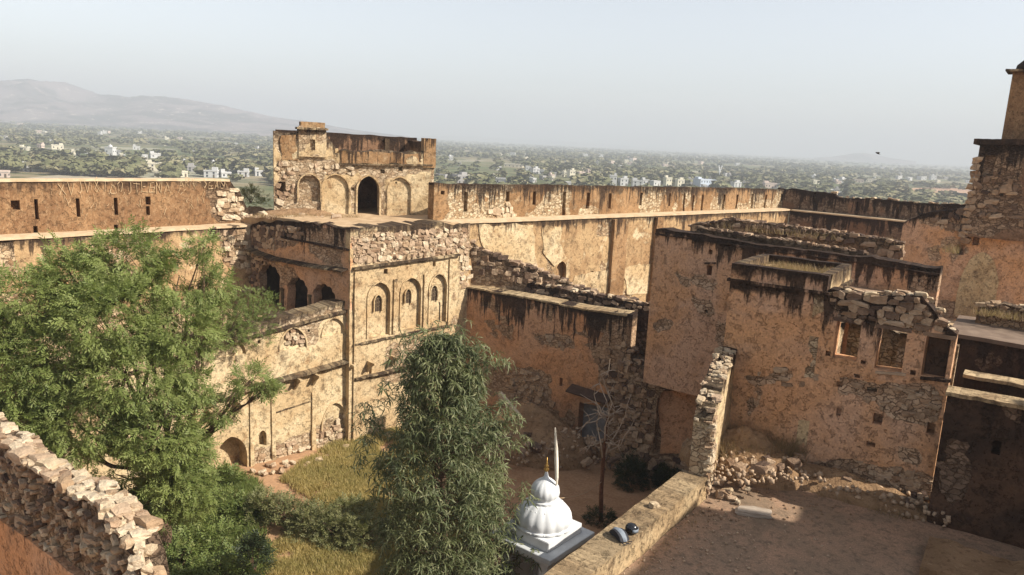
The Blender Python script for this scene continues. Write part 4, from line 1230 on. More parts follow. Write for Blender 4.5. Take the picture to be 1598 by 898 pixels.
# ================================================================== RIGHT-HAND RANGE
WD = Vector((0.826, -0.5636)).normalized()
R1A = v2(Zp(1024, 356, 14.6))
R1 = Frame(R1A, R1A + WD * 14)
o_r1 = thing('hall_wall', 'tall shaded plaster wall with a tiny slit window, left of the roofed block', 'wall', R1.at(0, 6))
top1 = R1.px([(1026, 358), (1090, 366), (1200, 383), (1354, 403)]); top1[0] = (0, top1[0][1]); top1 = [p for p in top1 if p[0] < 14] + [(14, top1[-1][1] - .1)]
hl = [(R1.rect(1103, 415, 1111, 430), None), (R1.rect(1106, 390, 1112, 397), .4), (R1.rect(1099, 484, 1104, 489), .3)]
w = wall('wall_face', R1, 5.6, top1, 1.1, 'plaster_grey', hl, res=.26, seed=61, parent=o_r1, spall=.2, jag=.09, amp=.035,
         spall_at=[R1.px([(1082, 465), (1110, 470), (1125, 500), (1095, 495)]), R1.px([(1016, 500), (1050, 500), (1055, 520), (1016, 515)])])
ledge('window_hood', R1, R1.px([(1098, 412), (1117, 412)]), .18, .08, 'plaster_grey', o_r1, .01, .1)
ledge('coping', R1, [(a, b - .32) for a, b in top1], .09, .09, 'plaster_grey', o_r1, .04, .2, seed=13, back=.3)
tc1 = R1.px([(1086, 357), (1150, 366), (1240, 379), (1352, 397)])
R1b = R1.shifted(-.7)
cb = [(a + .0, b) for a, b in R1b.px([(1086, 357), (1150, 366), (1240, 379), (1352, 397)])]
w = wall('parapet', R1b, 13.5, cb, .7, 'rubble_core', res=.3, seed=62, parent=o_r1, spall=.6, jag=.12, u0=cb[0][0], u1=cb[-1][0])
crest(w, R1b, cb, .7, (.14, .28), ('stone_dark', 'stone_brown', 'stone_dark'), 63, .24, 2)
R2 = Frame(R1.at(.3, 0, -4.2), R1.at(16.5, 0, -4.2))
t2 = R2.px([(1060, 352), (1138, 344), (1250, 358), (1330, 369), (1408, 381)]); t2[0] = (max(0, t2[0][0]), t2[0][1])
o_r2 = wall('ruined_wall', R2, 6, t2, 1.0, 'rubble_core', res=.3, seed=64, spall=.65, jag=.14, u0=t2[0][0], u1=t2[-1][0], label='long dark rubble wall with loose stones on top, behind the slit-window wall', cat='wall')
crest(o_r2, R2, t2, 1.0, (.15, .32), ('stone_dark', 'stone_brown', 'stone_dark'), 65, .26, 3)
stones(o_r2, R2, R2.px([(1345, 378), (1408, 386), (1408, 450), (1345, 450)]), (.22, .4), (.3, .65), ('stone_brown', 'stone_dark'), 0, .3, .8, seed=66, limit=140, tilt=12)
stones(o_r2, R2, R2.px([(1140, 348), (1250, 361), (1345, 374), (1345, 382), (1140, 355)]), (.2, .34), (.3, .6), ('stone_dark', 'stone_brown'), 0, .3, .8, seed=67, limit=90, tilt=12)
sheet('upper_court', [R1.at(-.2, 0, -.6), R1.at(30, 0, -.6), R1.at(30, 0, -22), R1.at(-.2, 0, -16)], 8.6, 'earth', 1.2, .25, 5, kind='structure')

# retaining wall under it, with the orange niche
RL = Frame(Zp(968, 735, GZ), Zp(968, 735, GZ) + (Zp(1100, 765, GZ) - Zp(968, 735, GZ)) * 1.15)
tl = RL.px([(960, 548), (985, 565), (1012, 578), (1060, 588), (1120, 602)]); tl[0] = (max(0, tl[0][0]), tl[0][1]); tl = [p for p in tl if p[0] < RL.L] + [(RL.L, tl[-1][1])]
o_rl = thing('retaining_wall', 'collapsed rubble wall with an orange plastered niche, behind the bare little tree', 'wall', RL.at(0, GZ))
nic = RL.arch(1022, 603, 1090, 718, .72, .1)
w = wall('wall_face', RL, GZ, tl, 1.6, 'rubble_core', [(nic, .45)], res=.28, seed=71, parent=o_rl, spall=.7, jag=.15, amp=.08)
stones(w, RL, RL.px([(966, 560), (1012, 582), (1095, 598), (1095, 612), (1025, 606), (1018, 720), (1090, 720), (1095, 745), (968, 735)]), (.2, .38), (.25, .6), ('stone_brown', 'stone_brown', 'stone_dark'), 0., .35, .85, seed=72, holes=[nic], limit=230, tilt=14)
render_patch('niche_plaster', RL.shifted(-.45), RL.px([(1026, 612), (1086, 612), (1086, 714), (1026, 714)]), 'plaster_shade', o_rl, 12, .04, .4, 5)
crest(w, RL, tl, 1.4, (.25, .45), ('stone_brown', 'stone_dark'), 73, .4, 2)

# terrace with the windowed wall
TZ = 6.9
WWA = v2(Zp(1143, 410, 14.7))
WW = Frame(WWA, WWA + WD * 13)
uE = WW.uz(1487, 560)[0]
o_ww = thing('windowed_wall', 'ruined plaster wall with three window openings and a rubble head, facing the terrace', 'wall', WW.at(uE / 2, TZ))
uB = WW.uz(1293, 440)[0]
topw = [(0, 14.05), (uB, 14.0)] + WW.px([(1296, 451), (1320, 455), (1345, 464), (1352, 462), (1400, 460), (1440, 463), (1447, 474), (1462, 490), (1468, 505), (1487, 522)])
topw[2] = (uB + .06, topw[2][1]); topw[-1] = (uE, topw[-1][1])
win = [WW.rect(1302, 504, 1341, 562), WW.rect(1368, 515, 1412, 580), WW.rect(1441, 527, 1480, 590)]
hl = [(win[0], None), (win[1], None), (win[2], .45)] + [(WW.rect(*r), d) for *r, d in [
    (1362, 646, 1377, 663, .5), (1446, 661, 1459, 678, .5), (1150, 672, 1186, 686, .6), (1288, 548, 1296, 556, .3), (1343, 563, 1351, 569, .4), (1420, 578, 1429, 586, .4),
    (1305, 596, 1314, 605, .3), (1332, 584, 1342, 590, .3), (1352, 606, 1368, 612, .3), (1305, 637, 1312, 650, .25), (1352, 690, 1366, 697, .3), (1425, 612, 1434, 618, .3)]]
sp1 = WW.px([(1290, 448), (1350, 460), (1440, 460), (1470, 490), (1488, 522), (1488, 532), (1415, 515), (1300, 505), (1292, 480)])
sp2 = WW.px([(1300, 580), (1350, 588), (1440, 604), (1475, 612), (1468, 655), (1420, 660), (1350, 632), (1310, 612)])
sp3 = WW.px([(1250, 722), (1330, 712), (1400, 730), (1460, 745), (1465, 800), (1270, 780)])
w = wall('wall_face', WW, TZ - .3, topw, .75, 'plaster_grey', hl, res=.17, seed=81, parent=o_ww, spall=.1, jag=.05, amp=.045, spall_at=[sp1, sp2, sp3, WW.px([(1392, 690), (1440, 700), (1436, 722), (1400, 716)]), WW.px([(1165, 590), (1225, 575), (1235, 592), (1180, 604)])], u1=uE)
holes_ = [h for h, d in hl]
stones(w, WW, WW.px([(1292, 452), (1345, 466), (1400, 463), (1440, 466), (1462, 492), (1480, 518), (1415, 512), (1412, 508), (1300, 500), (1330, 480), (1295, 470)]), (.17, .30), (.24, .55), ('stone_brown', 'stone_brown', 'stone_dark'), .0, .35, 1, seed=82, limit=150, tilt=9)
stones(w, WW, sp2, (.12, .24), (.16, .44), ('stone_brown',), -.06, .25, .42, seed=83, holes=holes_, limit=150, tilt=10)
stones(w, WW, sp3, (.12, .26), (.18, .48), ('stone_brown',), -.05, .3, .42, seed=84, holes=holes_, limit=150, tilt=10)
stones(w, WW, WW.px([(1160, 588), (1250, 560), (1290, 570), (1280, 600), (1180, 600)]), (.12, .2), (.2, .4), ('stone_brown',), -.02, .2, .15, seed=86, limit=30)
crest(w, WW, [p for p in topw if p[0] > uB + .3], .75, (.16, .30), ('stone_brown', 'stone_brown', 'stone_pale'), 85, .26, 2, sink=.35)
ledge('window_sill', WW, WW.px([(1436, 592), (1484, 596)]), .12, .10, 'plaster_grey', o_ww, .03, .1)
ledge('window_sill', WW, WW.px([(1366, 582), (1414, 586)]), .08, .08, 'stone_brown', o_ww, .03, .1)
for k, (a0, b0) in enumerate(((1299, 1344), (1364, 1416), (1437, 1484))):
    r = win[k]
    ledge('lintel', WW, [(r[0][0] - .12, r[2][1] + .01), (r[1][0] + .12, r[2][1] + .01)], .03, .13, 'stone_dark', o_ww, .01, .15, back=.3)
fbox('window_panel', WW, win[2][0][0] + .05, win[2][1][0] - .05, win[2][0][1], win[2][2][1], -.44, -.36, 'plaster_black', o_ww, 3)
# room behind: back wall and a sunlit cross wall
RB = WW.shifted(-4.0)
wall('room_back_wall', RB, TZ, [(uB + .2, 12.5), (uE - .1, 12.0)], .5, 'rubble_pale', res=.3, seed=87, parent=o_ww, spall=.5, jag=.2, u0=uB + .2, u1=uE - .1)
CW = Frame(WW.at(uB + .12, 0, -.8), WW.at(uB + .12, 0, -3.95))
wall('room_cross_wall', CW, TZ, [(0, 12.6), (CW.L, 12.4)], .4, 'plaster_pale', res=.35, seed=88, parent=o_ww, spall=.35, jag=.1)
CW2 = Frame(WW.at(WW.uz(1392, 540)[0] + .5, 0, -.8), WW.at(WW.uz(1392, 540)[0] + .5, 0, -3.95))
wall('room_cross_wall', CW2, TZ, [(0, 12.9), (CW2.L, 12.3)], .4, 'rubble_pale', res=.35, seed=89, parent=o_ww, spall=.35, jag=.1)
sheet('room_floor', [WW.at(uB + .2, 0, -.76), WW.at(uE, 0, -.76), WW.at(uE, 0, -3.9), WW.at(uB + .2, 0, -3.9)], 9.6, 'earth', .6, .15, parent=o_ww)

# roofed block with a parapet round its flat top
BXs = Frame(WW.at(uB, 0), WW.at(uB, 0, -4.1))
o_bx = thing('roof_block', 'square parapeted roof block with dry grass inside, above the windowed wall', 'building', WW.at(uB / 2, 13.9))
PH = 14.7
wall('front_parapet', WW.shifted(.05), 14.0, PH, .4, 'plaster_grey', res=.16, seed=91, parent=o_bx, spall=.12, jag=.02, u1=uB, amp=.02)
wall('side_parapet', Frame(BXs.at(.36, 0, .03), BXs.at(BXs.L, 0, .03)), 14.0, PH, .36, 'plaster_pale', res=.2, seed=92, parent=o_bx, spall=.2, jag=.02)
bk = WW.shifted(-3.78)
wall('back_parapet', bk, 14.0, PH - .02, .36, 'plaster_grey', res=.2, seed=93, parent=o_bx, spall=.2, jag=.02, u1=uB - .35)
lf = Frame(WW.at(.36, 0, -.37), WW.at(.36, 0, -3.75))
wall('side_parapet', lf, 14.0, PH - .01, .36, 'plaster_pale', res=.2, seed=94, parent=o_bx, spall=.2, jag=.02)
wall('side_wall', BXs.shifted(-.02), 8, 14.02, .4, 'plaster_pale', res=.3, seed=95, parent=o_bx, spall=.3, jag=.01)
ledge('cornice', WW, [(-.1, 13.98), (uB + .1, 13.98)], .17, .10, 'plaster_grey', o_bx, .02, .15, 14)
ledge('cornice', BXs, [(0, 13.98), (BXs.L, 13.98)], .15, .10, 'plaster_pale', o_bx, .02, .15, 15)
sheet('roof_deck', [WW.at(.3, 0, -.3), WW.at(uB - .3, 0, -.3), WW.at(uB - .3, 0, -3.8), WW.at(.3, 0, -3.8)], 14.28, 'earth', .4, .05, parent=o_bx)

# unseen flat-roofed block added between windowed wall and slit-window wall to shade the court
HB = Frame(R1.at(5.6, 0, .05), WW.at(.1, 0, -.7))
o_hb = thing('shade_block', 'unseen flat-roofed block added behind the windowed wall to shade the court', 'building', HB.at(3, TZ))
wall('side_wall', HB, GZ, 12.9, .6, 'plaster_shade', res=.5, seed=97, parent=o_hb, spall=.3, jag=.03)
sheet('roof', [HB.at(.1, 0, -.1), HB.at(HB.L - .1, 0, -.1), WW.at(uB - .1, 0, -.8), R1.at(13.8, 0, .1)], 12.9, 'terrace_lime', .8, .05, 6, thick=.3, parent=o_hb)

# boundary wall of the terrace: low ledge, then a broken higher stretch up to the windowed wall
LA, LB = v2(Zp(920, 898, 7.7)), v2(Zp(1105, 745, 7.7))
ld = (LB - LA).normalized()
LW = Frame(LA - ld * 9, LB)
o_lw = wall('terrace_parapet', LW, GZ, 7.7, .95, 'ledge_lime', res=.2, seed=101, spall=.05, jag=.025, rows=5, amp=.02, label='low sunlit ledge wall along the terrace edge, carrying a helmet and bag', cat='wall')
EW = Frame(LB + ld * 0.02, v2(WW.at(.55, 0, .02)))
te = [(0, 9.7), (.25, 10.0), (.3, 10.25), (1.1, 10.45), (1.15, 10.6), (2.2, 10.85), (2.9, 11.1), (EW.L, 11.25)]
te = [p for p in te if p[0] < EW.L - .05] + [(EW.L, 11.25)]
o_ew = wall('broken_wall', EW, GZ, te, .7, 'plaster_pale', res=.16, seed=102, spall=.3, jag=.1, rows=3, amp=.05, spall_at=[[(0, 7), (1.4, 7), (1.1, 8.4), (.5, 9.2), (.35, 10), (0, 9.7)]],
            label='broken stepped wall end with sunlit stacked stones, between ledge and windowed wall', cat='wall')
crest(o_ew, EW, te, .7, (.12, .30), ('stone_pale', 'stone_pale', 'stone_brown'), 103, .24, 3, sink=.3)
stones(o_ew, EW, [(0, 6.9), (1.3, 6.9), (1.1, 8.2), (.5, 8.9), (.3, 9.9), (0, 9.6)], (.10, .18), (.16, .34), ('stone_pale', 'stone_pale', 'stone_brown'), .02, .28, .9, seed=104, limit=70, tilt=8)
# terrace floor
sheet('terrace', [LW.at(0, 0, .02), LW.at(LW.L, 0, .02), EW.at(EW.L, 0, .02), WW.at(uE + 3, 0, .02), WW.at(uE + 3, 0, 13)], TZ, 'terrace_lime', .35, .05, 7, thick=.4, kind='structure')

# dark blocks on the right of the terrace
K1A = v2(Zp(1478, 618, 11.4))
K1 = Frame(K1A, K1A + WD * 6)
kt = [(0, 11.35), (.4, 11.45), (6, 11.5)]
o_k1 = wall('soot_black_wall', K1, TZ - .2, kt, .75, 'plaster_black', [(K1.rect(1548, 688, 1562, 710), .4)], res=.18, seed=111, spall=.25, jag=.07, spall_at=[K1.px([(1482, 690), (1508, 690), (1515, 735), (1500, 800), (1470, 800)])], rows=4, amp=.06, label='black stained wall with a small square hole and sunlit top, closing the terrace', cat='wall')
ledge('coping', K1, [(-.05, 11.42), (6, 11.55)], .10, .13, 'ledge_lime', o_k1, .06, .15, 21, back=.85)
K2A = v2(Zp(1505, 588, 11.4))
K2 = Frame(K2A, K2A + WD * 6)
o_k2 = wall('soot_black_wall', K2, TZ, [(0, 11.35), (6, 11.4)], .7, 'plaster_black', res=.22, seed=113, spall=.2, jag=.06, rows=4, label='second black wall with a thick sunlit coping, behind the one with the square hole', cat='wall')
ledge('coping', K2, [(-.05, 11.36), (6, 11.42)], .10, .12, 'ledge_lime', o_k2, .05, .15, 22, back=.8)
K0A = v2(Zp(1488, 522, 11.4))
K0 = Frame(K0A, K0A + WD * 8)
o_k0 = thing('low_building', 'low flat-roofed ruin with dry grass on its roof, beside the right-hand tower', 'building', K0.at(2, TZ))
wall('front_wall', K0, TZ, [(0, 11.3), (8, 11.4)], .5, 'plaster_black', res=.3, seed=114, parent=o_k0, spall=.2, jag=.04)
sheet('roof', [K0.at(-.2, 0, .12), K0.at(8, 0, .12), K0.at(8, 0, -5), K0.at(-.2, 0, -5)], 11.45, 'roof_shaded', .5, .05, 8, thick=.18, parent=o_k0)
K00 = K0.shifted(-3.4)
kw = wall('roof_parapet', Frame(K00.at(.6, 0), K00.at(8, 0)), 11.3, [(0, 12.2), (.8, 12.5), (7.4, 12.5)], .9, 'rubble_core', res=.25, seed=115, parent=o_k0, spall=.6, jag=.15, rows=3)
crest(kw, K00, [(.7, 12.3), (7.8, 12.5)], .9, (.2, .4), ('stone_brown', 'stone_pale'), 116, .35, 2)
# step at the foot of the black wall
KS = Frame(v2(Zp(1432, 905, TZ)), v2(Zp(1452, 812, TZ)))
o_ks = wall('stone_plinth', Frame(KS.A, KS.A + WD * 5), TZ - .1, [(0, 7.15), (.5, 7.3), (5, 7.4)], 2.4, 'earth_debris', res=.25, seed=117, spall=.5, jag=.12, rows=5, label='dark low plinth at the foot of the black wall, on the terrace', cat='plinth')

# ================================================================== RIGHT-HAND TOWER
T2 = Frame(Dp(1410, 345, 54), Dp(1410, 345, 54) + Vector((WD.x, WD.y, 0)) * 13)
o_tw = thing('fort_tower', 'tall dark ruined tower with a roof ledge and small turret, at the far right', 'tower', T2.at(6, GZ))
tt = T2.px([(1410, 348), (1440, 334), (1480, 330), (1520, 322), (1560, 320)]); tt[0] = (0, tt[0][1]); tt = [p for p in tt if p[0] < 13] + [(13, tt[-1][1])]
hl = [(T2.rect(1492, 382, 1505, 398), .5), (T2.rect(1518, 370, 1528, 383), .5), (T2.rect(1450, 440, 1462, 455), .4)]
w = wall('lower_wall', T2, GZ, tt, 1.4, 'plaster_grey', hl, res=.3, seed=121, parent=o_tw, spall=.1, jag=.1, amp=.05, spall_at=[T2.px([(1430, 332), (1520, 322), (1520, 365), (1440, 350)]), T2.px([(1440, 460), (1500, 470), (1500, 500), (1440, 500)])],
         clean_at=[T2.px([(1490, 400), (1540, 395), (1550, 470), (1490, 470)])])
stones(w, T2, T2.px([(1442, 338), (1518, 328), (1518, 362), (1470, 356)]), (.25, .42), (.3, .7), ('stone_brown', 'stone_dark', 'stone_brown'), 0, .3, .75, seed=122, limit=110, tilt=10)
render_patch('arch_ghost', T2, [(a, b) for a, b in T2.arch(1496, 392, 1558, 500, .45, .1)], 'plaster_pale', o_tw, 13, .06, .3, 5)
T1 = T2.shifted(.5)
ul = T1.uz(1517, 300)[0]
top_t = T1.uz(1530, 224)[1]
w = wall('tower_wall', T1, T1.uz(1540, 372)[1], [(ul, top_t), (T1.L, top_t + .1)], 5.0, 'plaster_sooty', [(T1.rect(1534, 243, 1552, 275), .3), (T1.rect(1560, 300, 1566, 306), .3)], res=.3, seed=123, parent=o_tw, spall=.42, jag=.06, amp=.1, u0=ul, rows=4,
         spall_at=[T1.px([(1517, 230), (1598, 225), (1598, 360), (1520, 340)])])
stones(w, T1, T1.px([(1520, 280), (1598, 285), (1598, 355), (1522, 340)]), (.28, .45), (.35, .8), ('stone_brown', 'stone_dark'), 0, .3, .55, seed=124, limit=110, tilt=8)
for k in range(13):                                       # ragged left edge of the tower
    z = 13.8 + k * .45
    rr = random.Random(k)
    one_stone(w, T1.at(ul + rr.uniform(-.12, .1), z, -.4), (rr.uniform(.4, .7), .8, .4), Matrix.Rotation(math.atan2(WD.y, WD.x), 3, 'Z'), 'stone_brown', rr)
ledge('roof_ledge', T1, [(ul - .35, top_t - .05), (T1.L, top_t + .05)], .4, .35, 'plaster_black', o_tw, .08, .25, 31, back=5.2)
TT = T2.shifted(-.6)
ut = TT.uz(1569, 180)[0]
zt0, zt1 = top_t + .3, TT.uz(1575, 108)[1]
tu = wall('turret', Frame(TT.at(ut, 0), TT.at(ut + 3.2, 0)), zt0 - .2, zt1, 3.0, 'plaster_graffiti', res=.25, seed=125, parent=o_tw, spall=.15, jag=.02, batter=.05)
TTf = Frame(TT.at(ut, 0), TT.at(ut + 3.2, 0))
ledge('turret_eaves', TTf, [(-.4, zt1 - .02), (3.6, zt1 - .02)], .45, .12, 'plaster_pale', tu, .03, .25, 32, drop=.15, back=3.5)
c = TTf.at(1.6, zt1, -1.5)
MB().lathe([(1.55, .09), (1.5, .35), (1.1, .75), (.5, 1.0), (.06, 1.15), (.03, 1.6)], c, 16).build('turret_dome', 'plaster_grey', tu, True, math.radians(40))

# palace wing to the right of the terrace, whose shadow falls on the floor
PWa, PWb = Vector((19.0, 5.0)), Vector((27.6, 20.0))
PW = Frame(PWb, PWa)
o_pw = wall('palace_wing', PW, GZ, [(0, 21.2), (1.9, 21.2), (2.0, 24), (PW.L, 24)], 4.0, 'plaster_shade', [(arch_uz(2, 3.4, 8, 11, .6, .2), .4), (arch_uz(6, 7.4, 8, 11, .6, .2), .4)], res=.5, seed=131, spall=.2, jag=.03, label='tall plastered palace wing beside the terrace, shading its floor', cat='building')

# ================================================================== FOREGROUND RUBBLE WALL
FG = Frame(Zp(-70, 612, 11.2), Zp(262, 880, 11.2))
o_fg = thing('rubble_wall', 'broken rubble wall with sunlit capstones, in front of the leafy tree', 'wall', FG.at(4, GZ))
tf = [(0, 10.9)] + FG.px([(-25, 675), (15, 703), (50, 730), (85, 756), (125, 778), (160, 800), (175, 825), (195, 850), (207, 880), (214, 920), (218, 960)])
tf = [p for p in tf]
w = wall('wall_face', FG, 3.0, tf, .65, 'rubble_core', res=.16, seed=141, parent=o_fg, spall=.95, jag=.06, amp=.06, rows=3, u1=tf[-1][0])
low = FG.px([(-70, 765), (0, 805), (60, 848), (130, 900), (150, 930), (-70, 930)])
reg = FG.px([(-60, 655), (-25, 682), (15, 710), (50, 737), (85, 763), (125, 785), (158, 807), (172, 832), (190, 857), (203, 890), (210, 935), (140, 925), (60, 852), (0, 808), (-60, 775)])
stones(w, FG, reg, (.10, .19), (.12, .30), ('stone_brown', 'stone_brown', 'stone_dark', 'stone_pale'), .02, .25, .97, seed=142, limit=300, tilt=16)
crest(w, FG, tf[:-3], .65, (.14, .34), ('stone_pale', 'stone_pale', 'stone_brown'), 143, .2, 3, sink=.32)
rr = random.Random(144)
for (u, z), (u2, z2) in zip(tf[-6:-1], tf[-5:]):
    for k in range(3):
        f = k / 3
        one_stone(w, FG.at(u + (u2 - u) * f - .05, z + (z2 - z) * f, -.1 - .15 * (k % 3)), (rr.uniform(.2, .38), rr.uniform(.25, .45), rr.uniform(.14, .26)), Matrix.Rotation(rr.uniform(-1, 1), 3, 'Z') @ Matrix.Rotation(rr.uniform(-.3, .3), 3, 'Y'), 'stone_pale', rr)
render_patch('lower_plaster', FG, [(a, max(b, 3.2)) for a, b in low], 'plaster_shade', o_fg, 15, .10, .12, 2.6)

# ================================================================== LOOSE STONES AND RUBBLE HEAPS
def mound(name, c, rx, ry, h, mat, rot=0., seed=0, zb=0., **kw):
    n, m = 72, 26
    vs = [(c[0], c[1], zb + h)]
    for j in range(1, m + 1):
        for k in range(n):
            a = 2 * math.pi * k / n
            r = j / m
            x, y = math.cos(a) * rx * r, math.sin(a) * ry * r
            x, y = x * math.cos(rot) - y * math.sin(rot), x * math.sin(rot) + y * math.cos(rot)
            z = h * (1 - r ** 1.4) + (0 if j == m else 0.22 * h)
            vs.append((c[0] + x, c[1] + y, zb + (z if j < m else -.15)))
    V = np.array(vs)
    V[:, 2] += ((fbm(V * 1.7 + seed, 4) - .5) * .6 + (fbm(V * 5 + seed, 3) - .5) * .3) * min(h, .9)
    fs = [(0, 1 + k, 1 + (k + 1) % n) for k in range(n)]
    for j in range(m - 1):
        for k in range(n):
            a, b, k2 = 1 + j * n, 1 + (j + 1) * n, (k + 1) % n
            fs.append((a + k, b + k, b + k2, a + k2))
    me = new_mesh(name, V, fs, mat, True, None, [(v[0], 3.) for v in V], {'spall': np.ones(len(V)) * .55})
    return obj(name, me, **kw)
def loose(spots, size, kind, label, group, seed, lie=True):
    """fallen stones, each a thing of its own"""
    r = random.Random(seed)
    for p in spots:
        s = r.uniform(*size)
        sz = Vector((s * r.uniform(.9, 1.5), s * r.uniform(.7, 1.1), s * r.uniform(.45, .8)))
        R = Matrix.Rotation(r.uniform(0, 6.28), 3, 'Z') @ Matrix.Rotation(r.uniform(-.35, .35), 3, 'X') @ Matrix.Rotation(r.uniform(-.35, .35), 3, 'Y')
        o = one_stone(None, Vector(p) + Vector((0, 0, sz.z * .28)), sz, R, r.choice(kind), r)
        o.name = 'fallen_stone'
        tag(o, label, 'stone', group)
def gravel(name, spots, size, kind, label, seed, cat='rubble'):
    r = np.random.RandomState(seed)
    src = STONES[kind][seed % 12]
    tv = np.array([v.co[:] for v in src.vertices]); tf_ = np.array([p.vertices[:] for p in src.polygons])
    N = len(spots)
    q = r.normal(size=(N, 4)); q /= np.linalg.norm(q, axis=1)[:, None]
    w_, x, y, z = q.T
    R = np.stack([np.stack([1 - 2 * (y * y + z * z), 2 * (x * y - z * w_), 2 * (x * z + y * w_)], -1), np.stack([2 * (x * y + z * w_), 1 - 2 * (x * x + z * z), 2 * (y * z - x * w_)], -1), np.stack([2 * (x * z - y * w_), 2 * (y * z + x * w_), 1 - 2 * (x * x + y * y)], -1)], 1)
    s = r.uniform(size[0], size[1], (N, 1, 1)) * r.uniform(.6, 1.2, (N, 1, 3))
    V = np.einsum('nij,nkj->nki', R, tv[None] * s) + np.asarray(spots)[:, None, :]
    Fc = (tf_[None] + (np.arange(N) * len(tv))[:, None, None]).reshape(-1, 3)
    return obj(name, new_mesh(name, V.reshape(-1, 3), Fc, kind), None, label, cat, kind='stuff')

# terrace corner heap, where the broken wall has spilled
hc = Zp(1160, 735, 7.3)
mound('rubble_heap', (hc.x + .3, hc.y + 1.2), 2.5, 1.5, 1.3, 'earth_debris', math.radians(-35), 1, TZ, label='sloping heap of rubble and earth in the terrace corner', cat='rubble')
hc2 = WW.at(WW.uz(1300, 760)[0], TZ, .5)
mound('rubble_heap', (hc2.x, hc2.y), 4.4, 1.0, 0.6, 'earth_debris', math.atan2(WD.y, WD.x), 2, TZ, label='long low bank of debris along the foot of the windowed wall', cat='rubble')
rng = random.Random(7)
loose([Zp(rng.uniform(1095, 1185), rng.uniform(705, 790), TZ + .05) for _ in range(32)], (.14, .40), ('stone_pale', 'stone_brown', 'stone_brown'), 'fallen stone in the spill at the end of the ledge wall', 'fallen stones at the terrace corner', 11)
loose([WW.at(rng.uniform(1.0, 8.6), TZ + rng.uniform(.1, .6), rng.uniform(.15, 1.1)) for _ in range(48)], (.12, .30), ('stone_brown', 'stone_dark'), 'brown fallen stone on the debris along the windowed wall', 'fallen stones under the windowed wall', 12)
loose([Zp(1180 + rng.uniform(-40, 70), 690 + rng.uniform(-25, 50), TZ + .9) for _ in range(40)], (.14, .38), ('stone_brown', 'stone_dark', 'stone_brown'), 'fallen stone lying on the sloping rubble heap in the terrace corner', 'fallen stones on the corner heap', 13)
gravel('rubble_chips', [Zp(rng.uniform(1090, 1330), rng.uniform(745, 815), TZ + .02) for _ in range(120)], (.03, .09), 'stone_brown', 'small stone chips scattered on the terrace floor by the wall', 3)
gravel('rubble_chips', [WW.at(rng.uniform(.6, 8.8), TZ + rng.uniform(.0, .55), rng.uniform(.1, 1.4)) for _ in range(380)], (.06, .2), 'stone_brown', 'small broken stone along the foot of the windowed wall', 4)
gravel('rubble_chips', [Zp(1175 + rng.uniform(-60, 80), 700 + rng.uniform(-30, 55), TZ + rng.uniform(.6, .95)) for _ in range(300)], (.05, .16), 'stone_brown', 'small broken stone on the sloping heap in the terrace corner', 5)
rp = Zp(402, 332, 12.9)
mound('rubble_heap', (rp.x, rp.y), 3.2, 2.6, .8, 'earth_debris', .5, 8, 12.3, label='bank of pale earth at the gap in the curtain wall beside the pavilion', cat='rubble')
mound('rubble_heap', tuple(PV.at(1.6, 0, .5))[:2], 2.8, 1.0, .45, 'earth_debris', math.atan2(PV.u.y, PV.u.x), 9, 13.1, label='low spill of earth and stone at the foot of the ruined pavilion', cat='rubble')
# spilled debris at the foot of the shaded court wall
hm = Zp(838, 690, .2)
mound('rubble_heap', (hm.x - .6, hm.y + 1.2), 4.6, 2.9, 2.5, 'earth_debris', math.atan2(WM.u.y, WM.u.x), 3, GZ, label='big slope of collapsed masonry against the shaded orange court wall', cat='rubble')
hm2 = Zp(985, 728, GZ)
mound('rubble_heap', (hm2.x + 1.2, hm2.y + .6), 3.6, 1.6, 1.3, 'earth_debris', -.4, 4, GZ, label='heap of debris below the orange plastered niche', cat='rubble')
loose([Vector((hm.x + rng.gauss(-.6, 2.0), hm.y + rng.gauss(-.2, 1.1), GZ + rng.uniform(.5, 1.6))) for _ in range(58)], (.22, .62), ('stone_brown', 'stone_brown', 'stone_dark'), 'tumbled block on the slope of collapsed masonry below the court wall', 'tumbled blocks below the court wall', 14)
loose([Vector((hm2.x + rng.gauss(1.2, 1.6), hm2.y + rng.gauss(-.1, .7), GZ + rng.uniform(.3, .9))) for _ in range(32)], (.2, .5), ('stone_brown', 'stone_dark'), 'tumbled stone in the debris below the orange niche', 'tumbled stones below the niche', 15)
loose([BK.at(rng.uniform(-7, 3), GZ + .1, rng.uniform(.2, 1.6)) for _ in range(30)], (.18, .42), ('stone_pale', 'stone_pale', 'stone_brown'), 'sunlit fallen stone at the foot of the palace range', 'fallen stones below the palace range', 16)
loose([PV.at(rng.uniform(-3, 5), 13.1, rng.uniform(.2, 2.4)) for _ in range(28)], (.18, .45), ('stone_pale', 'stone_brown'), 'fallen stone on the platform before the ruined pavilion', 'fallen stones before the pavilion', 17)
gravel('rubble_chips', [Vector((hm.x + rng.gauss(-.6, 2.2), hm.y + rng.gauss(-.2, 1.3), GZ + rng.uniform(.2, 1.6))) for _ in range(420)], (.08, .26), 'stone_brown', 'broken stone strewn over the collapsed masonry slope', 6)
gravel('rubble_chips', [Vector((hm2.x + rng.gauss(1.2, 1.8), hm2.y + rng.gauss(-.1, .8), GZ + rng.uniform(.1, .9))) for _ in range(260)], (.08, .24), 'stone_dark', 'broken stone strewn below the orange niche', 7)
a, b = Dp(780, 614, 44.0), Dp(812, 652, 43.2)
MB().box((a + b) / 2, ((b - a).length, .28, .2), rot=(b - a).to_track_quat('X', 'Z').to_matrix()).build('fallen_beam', 'stone_pale', label='pale stone beam leaning on the collapsed masonry slope', cat='beam')
